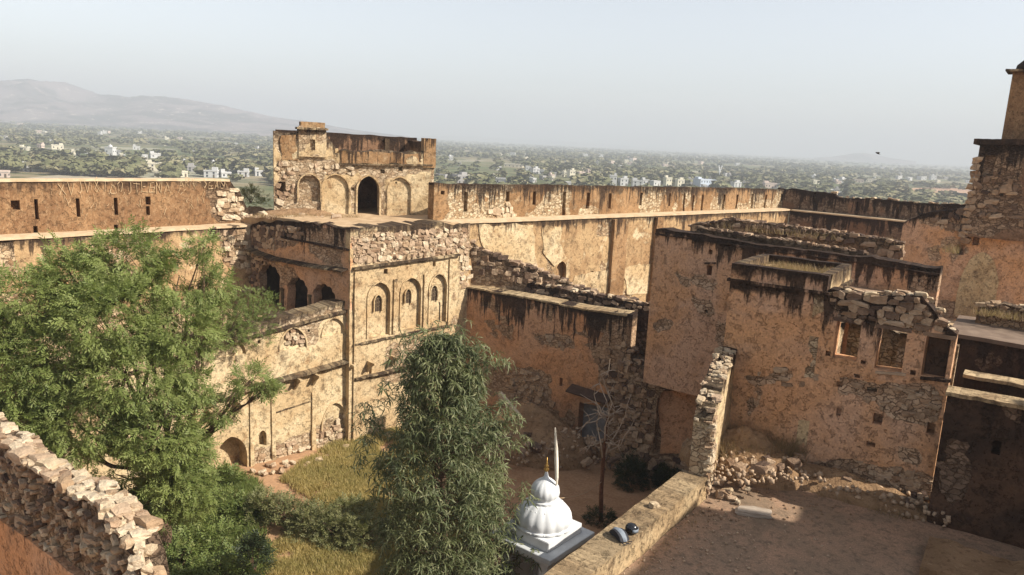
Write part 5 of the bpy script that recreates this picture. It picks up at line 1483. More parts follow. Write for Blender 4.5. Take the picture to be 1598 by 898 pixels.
# slab lying on the terrace and stones on the ledge
def rough_slab(name, c, size, rz, mat, label, cat, seed=0, tilt=0.05):
    o = bpy.data.objects.new(name, stone_mesh(seed, mat, .05))
    COL.objects.link(o)
    o.matrix_basis = Matrix.Translation(c) @ Matrix.Rotation(rz, 4, 'Z') @ Matrix.Rotation(tilt, 4, 'X') @ Matrix.Diagonal((*size, 1))
    return tag(o, label, cat)
rough_slab('stone_slab', Zp(1176, 799, TZ + .1), (1.15, .5, .16), -.25, 'slab_stone', 'flat grey stone slab lying on the terrace floor', 'slab', 5)
rough_slab('ledge_stone', Zp(1021, 792, 7.72) + Vector((0, 0, .06)), (.3, .26, .2), .5, 'stone_pale', 'small pale stone lying on the ledge wall beyond the helmet', 'stone', 9)

# ================================================================== SHRINE
zs = 5.0
pn_, pr_ = Zp(858, 884, zs), Zp(928, 838, zs)
ax = (pr_ - pn_); side = ax.length; ax.normalize()
ay = Vector((-ax.y, ax.x, 0))
tcn = pn_ + ax * side / 2 + ay * side / 2
rz = math.atan2(ax.y, ax.x)
o_sh = thing('shrine', 'small white domed shrine in the shaded courtyard', 'shrine', (tcn.x, tcn.y, GZ))
c = Vector((tcn.x, tcn.y, 0))
Rz = Matrix.Rotation(rz, 3, 'Z')
hs = side / 2
for sx, sy in ((-1, -1), (-1, 1), (1, -1), (1, 1)):
    p = c + Rz @ Vector((sx * (hs - .5), sy * (hs - .5), 0))
    MB().box((p.x, p.y, (GZ + zs) / 2), (.35, .35, zs - GZ), rz).build('pillar', 'white_lime', o_sh)
for sx, sy, wx, wy in ((0, 1, 1, .15), (1, 0, .15, 1)):
    p = c + Rz @ Vector((sx * (hs - .5), sy * (hs - .5), 0))
    L2 = side - 1.36
    MB().box((p.x, p.y, (GZ + zs) / 2), (L2 if wx == 1 else .15, L2 if wy == 1 else .15, zs - GZ - .02), rz).build('wall', 'white_lime', o_sh)
def bevel_box(name, cc, size, rz, mat, parent, bev=.03):
    import bmesh
    bm = bmesh.new(); bmesh.ops.create_cube(bm, size=1)
    for v in bm.verts: v.co = Vector((v.co.x * size[0], v.co.y * size[1], v.co.z * size[2]))
    bmesh.ops.bevel(bm, geom=bm.edges[:], offset=bev, segments=2, affect='EDGES')
    bmesh.ops.transform(bm, matrix=Matrix.Translation(cc) @ Matrix.Rotation(rz, 4, 'Z'), verts=bm.verts[:])
    me = bpy.data.meshes.new(name); bm.to_mesh(me); bm.free(); me.materials.append(M[mat])
    return obj(name, me, parent)
MB().box((c.x, c.y, zs - .12), (side * .86, side * .86, .2), rz).build('moulding', 'white_lime', o_sh)
bevel_box('eaves_slab', (c.x, c.y, zs + .09), (side, side, .18), rz, 'slab_grey', o_sh, .015)
bevel_box('dome_plinth', (c.x, c.y, zs + .36), (side * .74, side * .74, .36), rz, 'white_lime', o_sh, .02)
zd = zs + .54
k = side / 3.0 * 1.02
prof = [(1.06, 0), (1.12, .04), (1.12, .10), (1.04, .13), (1.08, .26), (1.06, .42), (.97, .60), (.82, .78), (.62, .93), (.50, 1.0)]
n_ = 96
dm = MB().lathe([(r * k, z * k) for r, z in prof], (c.x, c.y, zd), n_, 16, .04).build('dome', 'white_lime', o_sh, True, math.radians(50))
for nb, rr_, zz in ((40, 1.13, .07), (28, .80, .80)):
    for i in range(nb):
        t = 2 * math.pi * i / nb
        if math.sin(t - .2) > .75: continue
        MB().lathe([(.005, -.03), (.03, 0), (.005, .03)], (c.x + rr_ * k * math.cos(t), c.y + rr_ * k * math.sin(t), zd + zz * k), 6).build('bead', 'white_lime', dm)
z2 = zd + 1.0 * k
up = MB().lathe([(r * k, z * k) for r, z in [(.56, -.02), (.56, .05), (.47, .08), (.46, .12), (.53, .22), (.55, .36), (.52, .52), (.42, .68), (.28, .80), (.13, .90), (.08, .98), (.045, 1.18)]], (c.x, c.y, z2), 70, 14, .04)
up = up.build('upper_dome', 'white_lime', o_sh, True, math.radians(50))
MB().lathe([(r * k, z * k) for r, z in [(.03, 1.14), (.09, 1.20), (.10, 1.26), (.04, 1.31), (.07, 1.36), (.075, 1.40), (.03, 1.44), (.045, 1.49), (.02, 1.54), (.008, 1.74)]], (c.x, c.y, z2), 14).build('finial', 'brass', up, True)
# flag on a thin staff beside the dome
fb = Dp(868, 800, tcn.y - .15); ft = Dp(866, 668, tcn.y - .15)
o_flg = thing('flag', 'furled white flag on a thin staff beside the white dome', 'flag', fb)
MB().tube([Vector((fb.x, fb.y, zs + .5)), fb, Dp(868, 740, tcn.y - .15), ft], .018, 6).build('staff', 'twig_pale', o_flg)
fp = []
fm = MB()
pts = [Dp(869, 757, tcn.y - .2), Dp(869, 745, tcn.y - .2), Dp(868.4, 720, tcn.y - .2), Dp(867.8, 700, tcn.y - .2), Dp(867.2, 680, tcn.y - .2), Dp(866.8, 668, tcn.y - .2)]
fm.tube(pts, [.02, .07, .07, .056, .034, .01], 7)
for i, v in enumerate(fm.v):
    fm.v[i] = (v[0] + .010 * math.sin(i * 2.1), v[1] + .012 * math.cos(i * 1.7), v[2])
fm.build('furled_cloth', 'flag_cloth', o_flg)

# ================================================================== HELMET AND BAG ON THE LEDGE
hp = Zp(985, 831, 7.74)
o_hm = thing('helmet', 'glossy black helmet lying on the sunlit ledge wall', 'helmet', hp)
R_ = Matrix.Translation((hp.x, hp.y, 7.74)) @ Matrix.Rotation(-.6, 4, 'Z')
def lathe_half(prof, cut, c, n=22):
    mb = MB(); mb.lathe(prof, (0, 0, 0), n); return mb
mb = MB().lathe([(.05, .0), (.135, .01), (.16, .06), (.165, .13), (.15, .20), (.11, .255), (.05, .285), (.005, .292)], (0, 0, 0), 22)
mb.v = [tuple(R_ @ Vector((x * 1.2, y, z))) for x, y, z in mb.v]
mb.build('shell', 'helmet_black', o_hm, True, math.radians(60))
vs, fs = [], []
for i in range(9):
    t = math.radians(-60 + 15 * i)
    for z, r in ((.07, .185), (.17, .18)):
        vs.append(R_ @ Vector((math.cos(t) * r * 1.18, math.sin(t) * r, z)))
for i in range(8): fs.append((i * 2, i * 2 + 2, i * 2 + 3, i * 2 + 1))
vz = obj('visor', new_mesh('visor', vs, fs, 'bag_grey', True), o_hm)
sm_ = vz.modifiers.new('solid', 'SOLIDIFY'); sm_.thickness = .008
bp = Zp(966, 838, 7.74)
o_bg = thing('bag', 'grey and black bag slumped on the ledge wall beside the helmet', 'bag', bp)
def arch_shell(w_, l_, h_, th, seg=10):
    vs, fs = [], []
    for j, x in enumerate((-w_ / 2, 0, w_ / 2)):
        for o in (0, th):
            for i in range(seg + 1):
                t = math.pi * (.06 + .88 * i / seg)
                f = 1 - (.12 if j != 1 else 0)
                vs.append(Vector((x, math.cos(t) * (l_ / 2 - o) * f, max(.0, math.sin(t) * (h_ - o) * f))))
    k = seg + 1
    for j in range(2):
        for i in range(seg):
            a = j * 2 * k
            fs.append((a + i, a + 2 * k + i, a + 2 * k + i + 1, a + i + 1))
            fs.append((a + k + i, a + k + i + 1, a + 3 * k + i + 1, a + 3 * k + i))
    for j in (0, 2):
        for i in range(seg):
            a = j * 2 * k
            q = (a + i, a + i + 1, a + k + i + 1, a + k + i)
            fs.append(q if j == 0 else q[::-1])
    for i in (0, seg):
        for j in range(2):
            a = j * 2 * k
            fs.append((a + i, a + k + i, a + 3 * k + i, a + 2 * k + i))
    return vs, fs
Rb = Matrix.Translation((bp.x, bp.y, 7.72)) @ Matrix.Rotation(.45, 4, 'Z')
vs, fs = arch_shell(.30, .72, .26, .20); obj('body', new_mesh('body', [Rb @ v for v in vs], fs, 'bag_black', True, math.radians(50)), o_bg)
vs, fs = arch_shell(.17, .75, .275, .03); obj('top_panel', new_mesh('top_panel', [Rb @ v for v in vs], fs, 'bag_grey', True, math.radians(50)), o_bg)
for s in (-1, 1):
    MB().tube([Rb @ Vector((.1 * s, -.33, .03)), Rb @ Vector((.16 * s, -.42, .06)), Rb @ Vector((.08 * s, -.46, .02)), Rb @ Vector((-.02 * s, -.40, .02))], .014, 5).build('strap', 'bag_black', o_bg)

# ================================================================== PLANTS
def rot_from(dirs, rng, roll=True):
    """rotation matrices whose x axis points along dirs"""
    x = dirs / np.linalg.norm(dirs, axis=1)[:, None]
    up = np.tile([0, 0, 1.0], (len(x), 1)) + rng.normal(0, .25, (len(x), 3))
    y = np.cross(up, x); y /= np.linalg.norm(y, axis=1)[:, None] + 1e-9
    z = np.cross(x, y)
    if roll:
        a = rng.normal(0, .5, len(x)); c_, s_ = np.cos(a)[:, None], np.sin(a)[:, None]
        y, z = y * c_ + z * s_, z * c_ - y * s_
    return np.stack([x, y, z], -1)
def instance(tv, tf_, pos, R, s):
    N = len(pos)
    V = np.einsum('nij,nkj->nki', R, tv[None] * np.asarray(s).reshape(N, 1, 1)) + pos[:, None, :]
    Fc = (tf_[None] + (np.arange(N) * len(tv))[:, None, None]).reshape(-1, tf_.shape[1])
    return V.reshape(-1, 3), Fc
def sprig(n=9, L=.30, ll=.11, lw=.034, seed=0):
    r = random.Random(seed)
    vs, fs = [], []
    for i in range(n):
        t = (i + .5) / n
        s = 1 if i % 2 else -1
        base = Vector((L * t, 0, -.05 * t * t))
        d = Vector((.55, .8 * s, -.35 + r.uniform(-.2, .25))).normalized() if i < n - 1 else Vector((1, 0, -.3)).normalized()
        l = ll * r.uniform(.8, 1.15)
        p = d.cross(Vector((0, 0, 1))).normalized() * lw * .5
        b = len(vs)
        vs += [base, base + d * l * .5 + p, base + d * l, base + d * l * .5 - p]
        fs.append((b, b + 1, b + 2, b + 3))
    return np.array([v[:] for v in vs]), np.array(fs)
def long_leaf_rosette(n=11, L=.34, w=.05, seed=0):
    r = random.Random(seed)
    vs, fs = [], []
    for i in range(n):
        a = 2 * math.pi * (i + r.uniform(-.3, .3)) / n
        l = L * r.uniform(.75, 1.2)
        up0 = r.uniform(-.1, .6)
        out = Vector((math.cos(a), math.sin(a), 0))
        sd = Vector((-math.sin(a), math.cos(a), 0))
        p0, p1 = Vector((0, 0, 0)), out * l * .32 + Vector((0, 0, l * .22 * up0))
        dr = r.uniform(.45, 1.05); p2 = p1 + out * l * (.36 - .14 * dr) + Vector((0, 0, -l * .28 * dr)); p3 = p2 + out * l * (.3 - .2 * dr) + Vector((0, 0, -l * .38 * dr))
        ws = (.25, 1.0, .9, .08)
        b = len(vs)
        for p, k_ in zip((p0, p1, p2, p3), ws):
            vs += [p + sd * w * .5 * k_, p - sd * w * .5 * k_]
        for j in range(3):
            fs.append((b + 2 * j, b + 2 * j + 1, b + 2 * j + 3, b + 2 * j + 2))
    return np.array([v[:] for v in vs]), np.array(fs)
def crook(a, b, rng, wob=.12, n=5):
    a, b = Vector(a), Vector(b)
    out = []
    L = (b - a).length
    for i in range(n + 1):
        t = i / n
        p = a.lerp(b, t)
        k_ = math.sin(math.pi * t) * wob * L
        out.append(p + Vector((rng.uniform(-1, 1), rng.uniform(-1, 1), rng.uniform(-.2, .8))) * k_ * .5)
    return out

# ---- the big feathery tree on the left
def big_tree():
    rng = np.random.RandomState(5); r = random.Random(5)
    base = Vector((-15.2, 31.2, GZ))
    o = thing('tree', 'big feathery light-green tree filling the left courtyard', 'tree', base)
    lobes = [(200, 410, 62, 31), (120, 440, 58, 30.5), (280, 430, 50, 31.5), (40, 470, 62, 29), (175, 500, 80, 29), (278, 520, 62, 30), (90, 560, 75, 28.5), (215, 590, 78, 28.5),
             (20, 590, 70, 28), (292, 600, 44, 30), (125, 660, 72, 28), (245, 680, 62, 28.5), (40, 670, 60, 27.5), (330, 445, 34, 32), (392, 592, 26, 31), (345, 640, 24, 31),
             (418, 604, 13, 31), (215, 372, 30, 31.5), (95, 395, 24, 30.5), (-30, 520, 60, 28), (292, 705, 40, 30), (180, 740, 55, 28.5), (265, 745, 50, 29), (318, 385, 20, 31.5), (230, 790, 48, 29), (300, 770, 44, 30), (190, 800, 40, 28.5)]
    pos, dirs = [], []
    tr = MB()
    fork = base + Vector((.3, .2, 4.2))
    tr.tube([base + Vector((0, 0, -.2)), base + Vector((.15, .05, 1.5)), base + Vector((.1, .2, 3)), fork], [.42, .33, .29, .26], 9)
    tw_ = MB()
    trunk = tr.build('trunk', 'bark', o, True)
    for k_, (px, py, rp, d) in enumerate(lobes):
        c_ = Dp(px, py, d); rad = rp * d / F_PX * 1.05
        n = int(520 * rad ** 2) + 60
        if rp < 35: n = int(n * .6)
        u = rng.normal(size=(n, 3)); u /= np.linalg.norm(u, axis=1)[:, None]
        q = u * (rng.uniform(.35, 1, (n, 1)) ** .6) * rad * np.array([1, 1.05, .82])
        # clumps: keep only where a noise field is high, so gaps open between sprays
        p = np.array(c_) + q
        f = fbm(p * 1.25 + 3, 3)
        kp = (f > .44) & (fbm(p * 2.6 + 9, 2) > .36)
        pos.append(p[kp]); dirs.append((u * .8 + rng.normal(0, .5, (n, 3)) + [0, 0, -.15])[kp])
        limb = MB()
        path = crook(fork + Vector((0, 0, r.uniform(-.8, .3))), c_, r, .14)
        limb.tube(path, [.13, .105, .085, .06, .04, .02], 6)
        lo = limb.build('limb', 'bark', trunk, True)
        for j in range(7):
            tip = Vector(p[r.randrange(n)])
            tb = MB(); tb.tube(crook(path[r.randrange(2, 5)], tip, r, .1, 3), [.03, .022, .015, .006], 4)
            tw_.add(tb.v, tb.f)
    obj('twigs', new_mesh('twigs', tw_.v, tw_.f, 'bark'), o, kind='stuff')
    P, Dr = np.concatenate(pos), np.concatenate(dirs)
    vs, fs = [], []
    tot = 0
    for v in range(3):
        tv, tf2 = sprig(9, .36, .17, .055, v)
        m = np.arange(len(P)) % 3 == v
        V, Fc = instance(tv, tf2, P[m], rot_from(Dr[m], rng), rng.uniform(.75, 1.3, m.sum()))
        vs.append(V); fs.append(Fc + tot); tot += len(V)
    obj('crown', new_mesh('crown', np.concatenate(vs), np.concatenate(fs), 'leaf_neem'), o, kind='stuff')
big_tree()

# ---- the tree with long drooping leaves
def drooping_tree():
    rng = np.random.RandomState(8); r = random.Random(8)
    d0 = 24.5
    prof = [(528, 676, 708), (548, 648, 742), (580, 628, 758), (612, 618, 758), (645, 618, 796), (680, 610, 798), (705, 582, 796), (740, 574, 802), (775, 574, 812), (810, 576, 818), (850, 578, 822), (898, 582, 822), (950, 600, 800), (1000, 640, 770)]
    base = Dp(690, 900, d0); base.z = GZ
    o = thing('tree', 'dense tree with long drooping dark leaves beside the white shrine', 'tree', base)
    trp = [base + Vector((0, 0, -.2)), base + Vector((.1, 0, 3)), base + Vector((-.05, .1, 7)), Dp(690, 640, d0), Dp(690, 560, d0)]
    trunk = MB().tube(trp, [.22, .18, .13, .07, .02], 8).build('trunk', 'bark', o, True)
    pos, tw_ = [], MB()
    ys = [p[0] for p in prof]
    n_pt = 7800
    yy = 526 + (990 - 526) * rng.uniform(size=n_pt)
    lo_, hi_ = np.interp(yy, ys, [p[1] for p in prof]), np.interp(yy, ys, [p[2] for p in prof])
    for k_ in range(n_pt):
        hw = (hi_[k_] - lo_[k_]) / 2 * d0 / F_PX
        a = r.uniform(0, 2 * math.pi)
        rr_ = hw * (r.uniform(.12, 1.0) ** .55)
        cc = Dp((lo_[k_] + hi_[k_]) / 2, yy[k_], d0) + Vector((math.cos(a) * rr_, math.sin(a) * rr_ * .95, 0))
        pos.append(np.array(cc)[None])
    P0 = np.concatenate(pos)
    f = fbm(P0 * 1.5 + 4, 3)
    P0 = P0[(f > .415) & (fbm(P0 * 3.3, 2) > .30)]
    pos = [P0]
    for k_ in range(110):
        cc = Vector(P0[r.randrange(len(P0))])
        sp_ = trp[0].lerp(trp[-1], min(.95, max(.1, (cc.z - 1.1 - base.z) / (trp[-1].z - base.z))))
        tb = MB().tube(crook(sp_, cc, r, .1, 3), [.03, .024, .017, .008], 5)
        tw_.add(tb.v, tb.f)
    for x, y in ((650, 532), (672, 524), (700, 522), (724, 530), (745, 545), (765, 552), (632, 545), (615, 570), (775, 568), (790, 640), (800, 655), (806, 690), (604, 615), (572, 640), (566, 660), (575, 690), (560, 720), (815, 770), (832, 868), (590, 540 + 130)):
        cc = Dp(x, y, d0 - .3)
        n = 12
        pos.append(np.array(cc) + rng.normal(0, .2, (n, 3)))
    obj('branches', new_mesh('branches', tw_.v, tw_.f, 'bark'), o, kind='stuff')
    P = np.concatenate(pos)
    vs, fs, tot = [], [], 0
    for v in range(4):
        tv, tf2 = long_leaf_rosette((4, 6, 8, 5)[v], (.36, .42, .30, .48)[v], .036, v)
        m = np.arange(len(P)) % 4 == v
        n = m.sum()
        dirs = rng.normal(size=(n, 3)); dirs[:, 2] *= .5
        V, Fc = instance(tv, tf2, P[m], rot_from(dirs, rng, False), rng.uniform(.8, 1.25, n))
        vs.append(V); fs.append(Fc + tot); tot += len(V)
    obj('crown', new_mesh('crown', np.concatenate(vs), np.concatenate(fs), 'leaf_long'), o, kind='stuff')
drooping_tree()

# ---- shrubs
def shrub(c, rx, ry, h, mat, label, group, n, seed, leaf=.12, name='shrub', tall=False):
    rng = np.random.RandomState(seed); r = random.Random(seed)
    o = thing(name, label, 'shrub' if name == 'shrub' else 'sapling', c, group)
    st = MB()
    for k_ in range(6):
        a = r.uniform(0, 6.28)
        tb = MB().tube(crook(Vector(c), Vector(c) + Vector((math.cos(a) * rx * .6, math.sin(a) * ry * .6, h * r.uniform(.5, .9))), r, .1, 3), [.03, .022, .015, .006], 5)
        st.add(tb.v, tb.f)
    obj('stems', new_mesh('stems', st.v, st.f, 'bark'), o, kind='stuff')
    u = rng.normal(size=(n, 3)); u /= np.linalg.norm(u, axis=1)[:, None]
    u[:, 2] = np.abs(u[:, 2])
    q = u * rng.uniform(.3, 1, (n, 1)) ** .5 * np.array([rx, ry, h])
    q *= (.75 + .5 * fbm(u * 2.2 + seed, 3))[:, None]
    P = np.array(c) + q
    kp = fbm(P * 1.8 + seed, 3) > .42
    P, dd = P[kp], (u + rng.normal(0, .6, (n, 3)))[kp]
    tv, tf2 = sprig(7, leaf * 2.2, leaf, leaf * .42, seed)
    V, Fc = instance(tv, tf2, P, rot_from(dd, rng), rng.uniform(.7, 1.3, len(P)))
    obj('foliage', new_mesh('foliage', V, Fc, mat), o, kind='stuff')
    return o
for k_, (px, py, rx, h) in enumerate([(420, 800, 1.3, 1.5), (455, 808, 1.3, 1.5), (492, 822, 1.4, 1.5), (530, 832, 1.4, 1.5), (566, 838, 1.3, 1.4), (548, 800, 1.2, 1.2)]):
    shrub(Zp(px, py + 12, GZ), rx, rx * .9, h, 'leaf_dull', 'dense grey-green shrub of the hedge row between dry grass patches', 'shrubs of the courtyard hedge', 700, 30 + k_, .14)
for k_, (px, py, rx, h) in enumerate([(262, 830, 1.5, 1.4), (310, 800, 1.5, 1.3), (350, 790, 1.3, 1.2), (300, 860, 1.5, 1.3), (350, 850, 1.4, 1.2), (270, 890, 1.5, 1.4), (330, 905, 1.5, 1.2), (385, 870, 1.1, .8), (250, 780, 1.4, 1.5), (380, 800, 1.1, .9), (210, 850, 1.5, 1.5), (350, 745, 1.0, 1.0)]):
    shrub(Zp(px, py + 12, GZ), rx, rx, h, 'leaf_shrub', 'bright green weedy shrub in the thicket under the big feathery tree', 'shrubs of the green thicket', 560, 50 + k_, .17)
for k_, (px, py, rx, h) in enumerate([(985, 757, 1.0, 1.9), (1042, 757, .9, 1.2)]):
    shrub(Zp(px, py, GZ), rx, rx, h, 'leaf_dark', ('tall dark round bush at the foot of the debris below the niche', 'low dark bush beside the ledge wall and the niche debris')[k_], None, 1700, 70 + k_, .10)
shrub(Zp(938, 812, GZ), .9, .8, .55, 'leaf_dark', 'low dark weeds round the foot of the bare tree', None, 380, 75, .09)
shrub(Dp(398, 890, 30), .55, .5, 1.7, 'leaf_dark', 'slender dark-leaved sapling in front of the hedge', None, 330, 76, .16, 'sapling')
shrub(Zp(392, 318, 13.2), 1.3, 1.0, 1.3, 'leaf_dull', 'dull green bush growing by the gap in the curtain wall', None, 500, 77, .12)
for k_, (px, py, d, rx, h) in enumerate([(350, 500, 40.5, 1.7, 3.3), (385, 490, 42, 1.6, 3.0), (325, 490, 40.5, 1.9, 3.4), (410, 480, 44, 1.3, 2.4)]):
    p = Dp(px, py, d); shrub(Vector((p.x, p.y, 7.05)), rx, rx, h, 'leaf_shrub', 'leafy shrub rooted on the roof terrace before the loggia', 'shrubs on the roof terrace', 1000, 80 + k_, .11)

# ---- bare little tree with pale twigs
def bare_tree():
    r = random.Random(12)
    b0 = Zp(938, 812, GZ)
    d = b0.y
    o = thing('tree', 'bare leafless little tree with pale twigs in the shaded courtyard', 'tree', b0)
    pth = [b0 + Vector((0, 0, -.1)), Dp(938, 770, d), Dp(941, 720, d), Dp(944, 690, d), Dp(948, 650, d)]
    tk = MB().tube(pth, [.13, .115, .10, .085, .05], 8).build('trunk', 'bark_red', o, True)
    tips = [(952, 560), (958, 600), (972, 640), (985, 615), (925, 640), (905, 615), (912, 650), (930, 600), (965, 660), (900, 670), (990, 655), (940, 580), (920, 690), (970, 700), (955, 625), (910, 700)]
    for k_, (x, y) in enumerate(tips):
        st = pth[r.choice((3, 3, 4, 4, 2))]
        en = Dp(x, y, d + r.uniform(-1.2, 1.2))
        p = crook(st, en, r, .22, 5)
        br = MB().tube(p, [.042, .036, .03, .024, .018, .01], 5).build('branch', 'twig_pale', tk)
        for j in range(4):
            s_ = p[r.randrange(2, 5)]
            e_ = s_ + Vector((r.uniform(-.6, .6), r.uniform(-.4, .4), r.uniform(-.5, .6)))
            tw = MB().tube(crook(s_, e_, r, .15, 3), [.022, .018, .014, .008], 4)
            obj('twig', new_mesh('twig', tw.v, tw.f, 'twig_pale'), tk)
bare_tree()
rp0, rp1 = Dp(870, 778, tcn.y), Dp(939, 752, Zp(938, 812, GZ).y)
MB().tube([rp0.lerp(rp1, t) - Vector((0, 0, .25 * math.sin(math.pi * t))) for t in [i / 10 for i in range(11)]], .014, 5).build('rope', 'rope', label='thin rope strung from the flag staff to the bare tree', cat='rope')

# ---- grass
def grass(name, poly, n, h, mat, label, zfun, seed, blades=5, spread=.1, w=.018, thresh=.42):
    rng = np.random.RandomState(seed)
    P = np.array([(p[0], p[1]) for p in poly])
    lo, hi = P.min(0), P.max(0)
    G = rng.uniform(lo, hi, (n * 3, 2))
    G = G[inside(G, [tuple(p) for p in P])]
    f = fbm(np.column_stack([G * .8, np.full(len(G), seed)]), 3)
    G = G[f > thresh][:n]
    N = len(G) * blades
    B = np.repeat(G, blades, 0) + rng.normal(0, spread, (N, 2))
    z = np.array([zfun(*b) for b in B])
    H = rng.uniform(.5, 1.1, N) * h
    a = rng.uniform(0, 6.28, N)
    lean = rng.normal(0, .35, (N, 2)) * H[:, None]
    sx, sy = np.cos(a) * w, np.sin(a) * w
    V = np.stack([np.column_stack([B[:, 0] - sx, B[:, 1] - sy, z]), np.column_stack([B[:, 0] + sx, B[:, 1] + sy, z]), np.column_stack([B + lean, z + H])], 1).reshape(-1, 3)
    Fc = np.arange(N * 3).reshape(-1, 3)
    return obj(name, new_mesh(name, V, Fc, mat), None, label, 'grass', kind='stuff')
gp = [Zp(x, y, GZ) for x, y in ((470, 725), (545, 680), (600, 668), (700, 690), (760, 760), (760, 905), (400, 905), (430, 850), (520, 800), (440, 750))]
grass('dry_grass', gp, 22000, .36, 'grass_dry', 'dry yellow-green grass covering the sunlit courtyard floor', lambda x, y: GZ + .02, 1, 5, .14, .024, .30)
gp = [Zp(x, y, GZ) for x, y in ((240, 740), (395, 745), (420, 800), (410, 905), (200, 905))]
grass('green_weeds', gp, 9000, .45, 'leaf_shrub', 'green weeds growing through the thicket under the feathery tree', lambda x, y: GZ + .02, 2, 5, .14, .03, .35)
grass('dry_grass', [WW.at(.5, 0, -.45), WW.at(uB - .5, 0, -.45), WW.at(uB - .5, 0, -3.6), WW.at(.5, 0, -3.6)], 420, .34, 'straw', 'straw-coloured dry grass inside the parapeted roof block', lambda x, y: 14.28, 3, 5, .08, .012, .4)
hcx = Zp(1170, 735, TZ)
grass('dry_grass', [(hcx.x - 1.4, hcx.y - .6), (hcx.x + 1.8, hcx.y - .6), (hcx.x + 2.2, hcx.y + 1.8), (hcx.x - .6, hcx.y + 2.2)], 700, .8, 'straw', 'tall dead grass on the rubble heap in the terrace corner', lambda x, y: TZ + .7, 4, 4, .1, .012, .45)
grass('dry_grass', [K00.at(.6, 0, .9), K00.at(8, 0, .9), K00.at(8, 0, -.6), K00.at(.6, 0, -.6)], 500, .4, 'straw', 'dead grass on the low flat-roofed ruin by the tower', lambda x, y: 12.0, 5, 4, .1, .012, .4)
grass('dry_grass', [R2.at(2, 0, .9), R2.at(14, 0, .9), R2.at(14, 0, -.9), R2.at(2, 0, -.9)], 350, .5, 'straw', 'dead grass along the long dark rubble wall', lambda x, y: 14.6, 6, 4, .1, .012, .5)
grass('dry_grass', [PV.at(0, 0, .2), PV.at(5, 0, .2), PV.at(6, 0, 2.5), PV.at(-2, 0, 2.5)], 400, .3, 'straw', 'dry grass on the platform before the pavilion', lambda x, y: 13.15, 7, 4, .1, .014, .45)
grass('dry_grass', [WW.at(2, 0, 1.8), WW.at(8.5, 0, 1.6), WW.at(8.5, 0, .9), WW.at(2, 0, .8)], 500, .22, 'straw', 'dead grass at the edge of the debris under the windowed wall', lambda x, y: TZ, 8, 4, .08, .01, .45)

grass('dry_grass', [LW.at(7, 0, .05), LW.at(LW.L, 0, .05), LW.at(LW.L, 0, .5), LW.at(7, 0, .4)], 260, .18, 'straw', 'dead grass along the foot of the sunlit ledge wall', lambda x, y: TZ, 9, 4, .06, .008, .45)
gravel('rubble_chips', [Vector((*(LW.at(rng.uniform(7, LW.L), 0, abs(rng.gauss(0, 2.6)))).xy, TZ + .02)) for _ in range(420)], (.02, .07), 'stone_brown', 'loose grit and pebbles over the terrace floor', 8)
# ================================================================== THE PLAIN: trees, houses, hills
def far_tree_mesh(seed, n=46, kind='round', light=False):
    rng = np.random.RandomState(seed)
    u = rng.normal(size=(n, 3)); u /= np.linalg.norm(u, axis=1)[:, None]
    sh = {'round': (.5, .5, .40), 'wide': (.62, .62, .30), 'tall': (.36, .36, .5)}[kind]
    q = u * rng.uniform(.6, 1, (n, 1)) * np.array(sh) * (.8 + .45 * fbm(u * 2 + seed, 2))[:, None] + [0, 0, 1 - sh[2] * 1.05]
    s = .17
    tv = np.array([(-1, -1, 0), (1, -1, .25), (1, 1, -.2), (-1, 1, .2), (0, 0, .7)]) * s
    tf2 = np.array([(0, 1, 4), (1, 2, 4), (2, 3, 4), (3, 0, 4)])
    if light:
        tv, tf2 = np.array([(-1, -1, 0), (1, -1, .3), (1, 1, -.2), (-1, 1, .3)]) * s * .95, np.array([(0, 1, 2), (0, 2, 3)])
    V, Fc = instance(tv, tf2, q, rot_from(np.cross(u, rng.normal(size=(n, 3))), rng), rng.uniform(.7, 1.4, n))
    return V, Fc
protos = []
for k_, (kind, mat, lab) in enumerate([('round', 'far_leaf_dark', 'round dark green tree on the plain among the houses'), ('wide', 'far_leaf_mid', 'wide-crowned green tree on the plain among the houses'),
                                      ('tall', 'far_leaf_mid', 'upright green tree on the plain among the houses'), ('wide', 'far_leaf_dry', 'dry yellowish thorny tree on the plain among the houses'), ('round', 'far_leaf_mid', 'round mid-green tree on the plain among the houses')]):
    V, Fc = far_tree_mesh(k_ + 3, 60, kind)
    protos.append((new_mesh('crown', V, Fc, mat), new_mesh('trunk', *(lambda m: (m.v, m.f))(MB().tube([(0, 0, -.03), (.01, 0, .3), (0, .01, .6)], [.035, .028, .015], 5)), 'bark'), lab))
HOR = lambda px: proj_h(px)
def on_plain(px, py):
    return Zp(px, py, PLAIN)
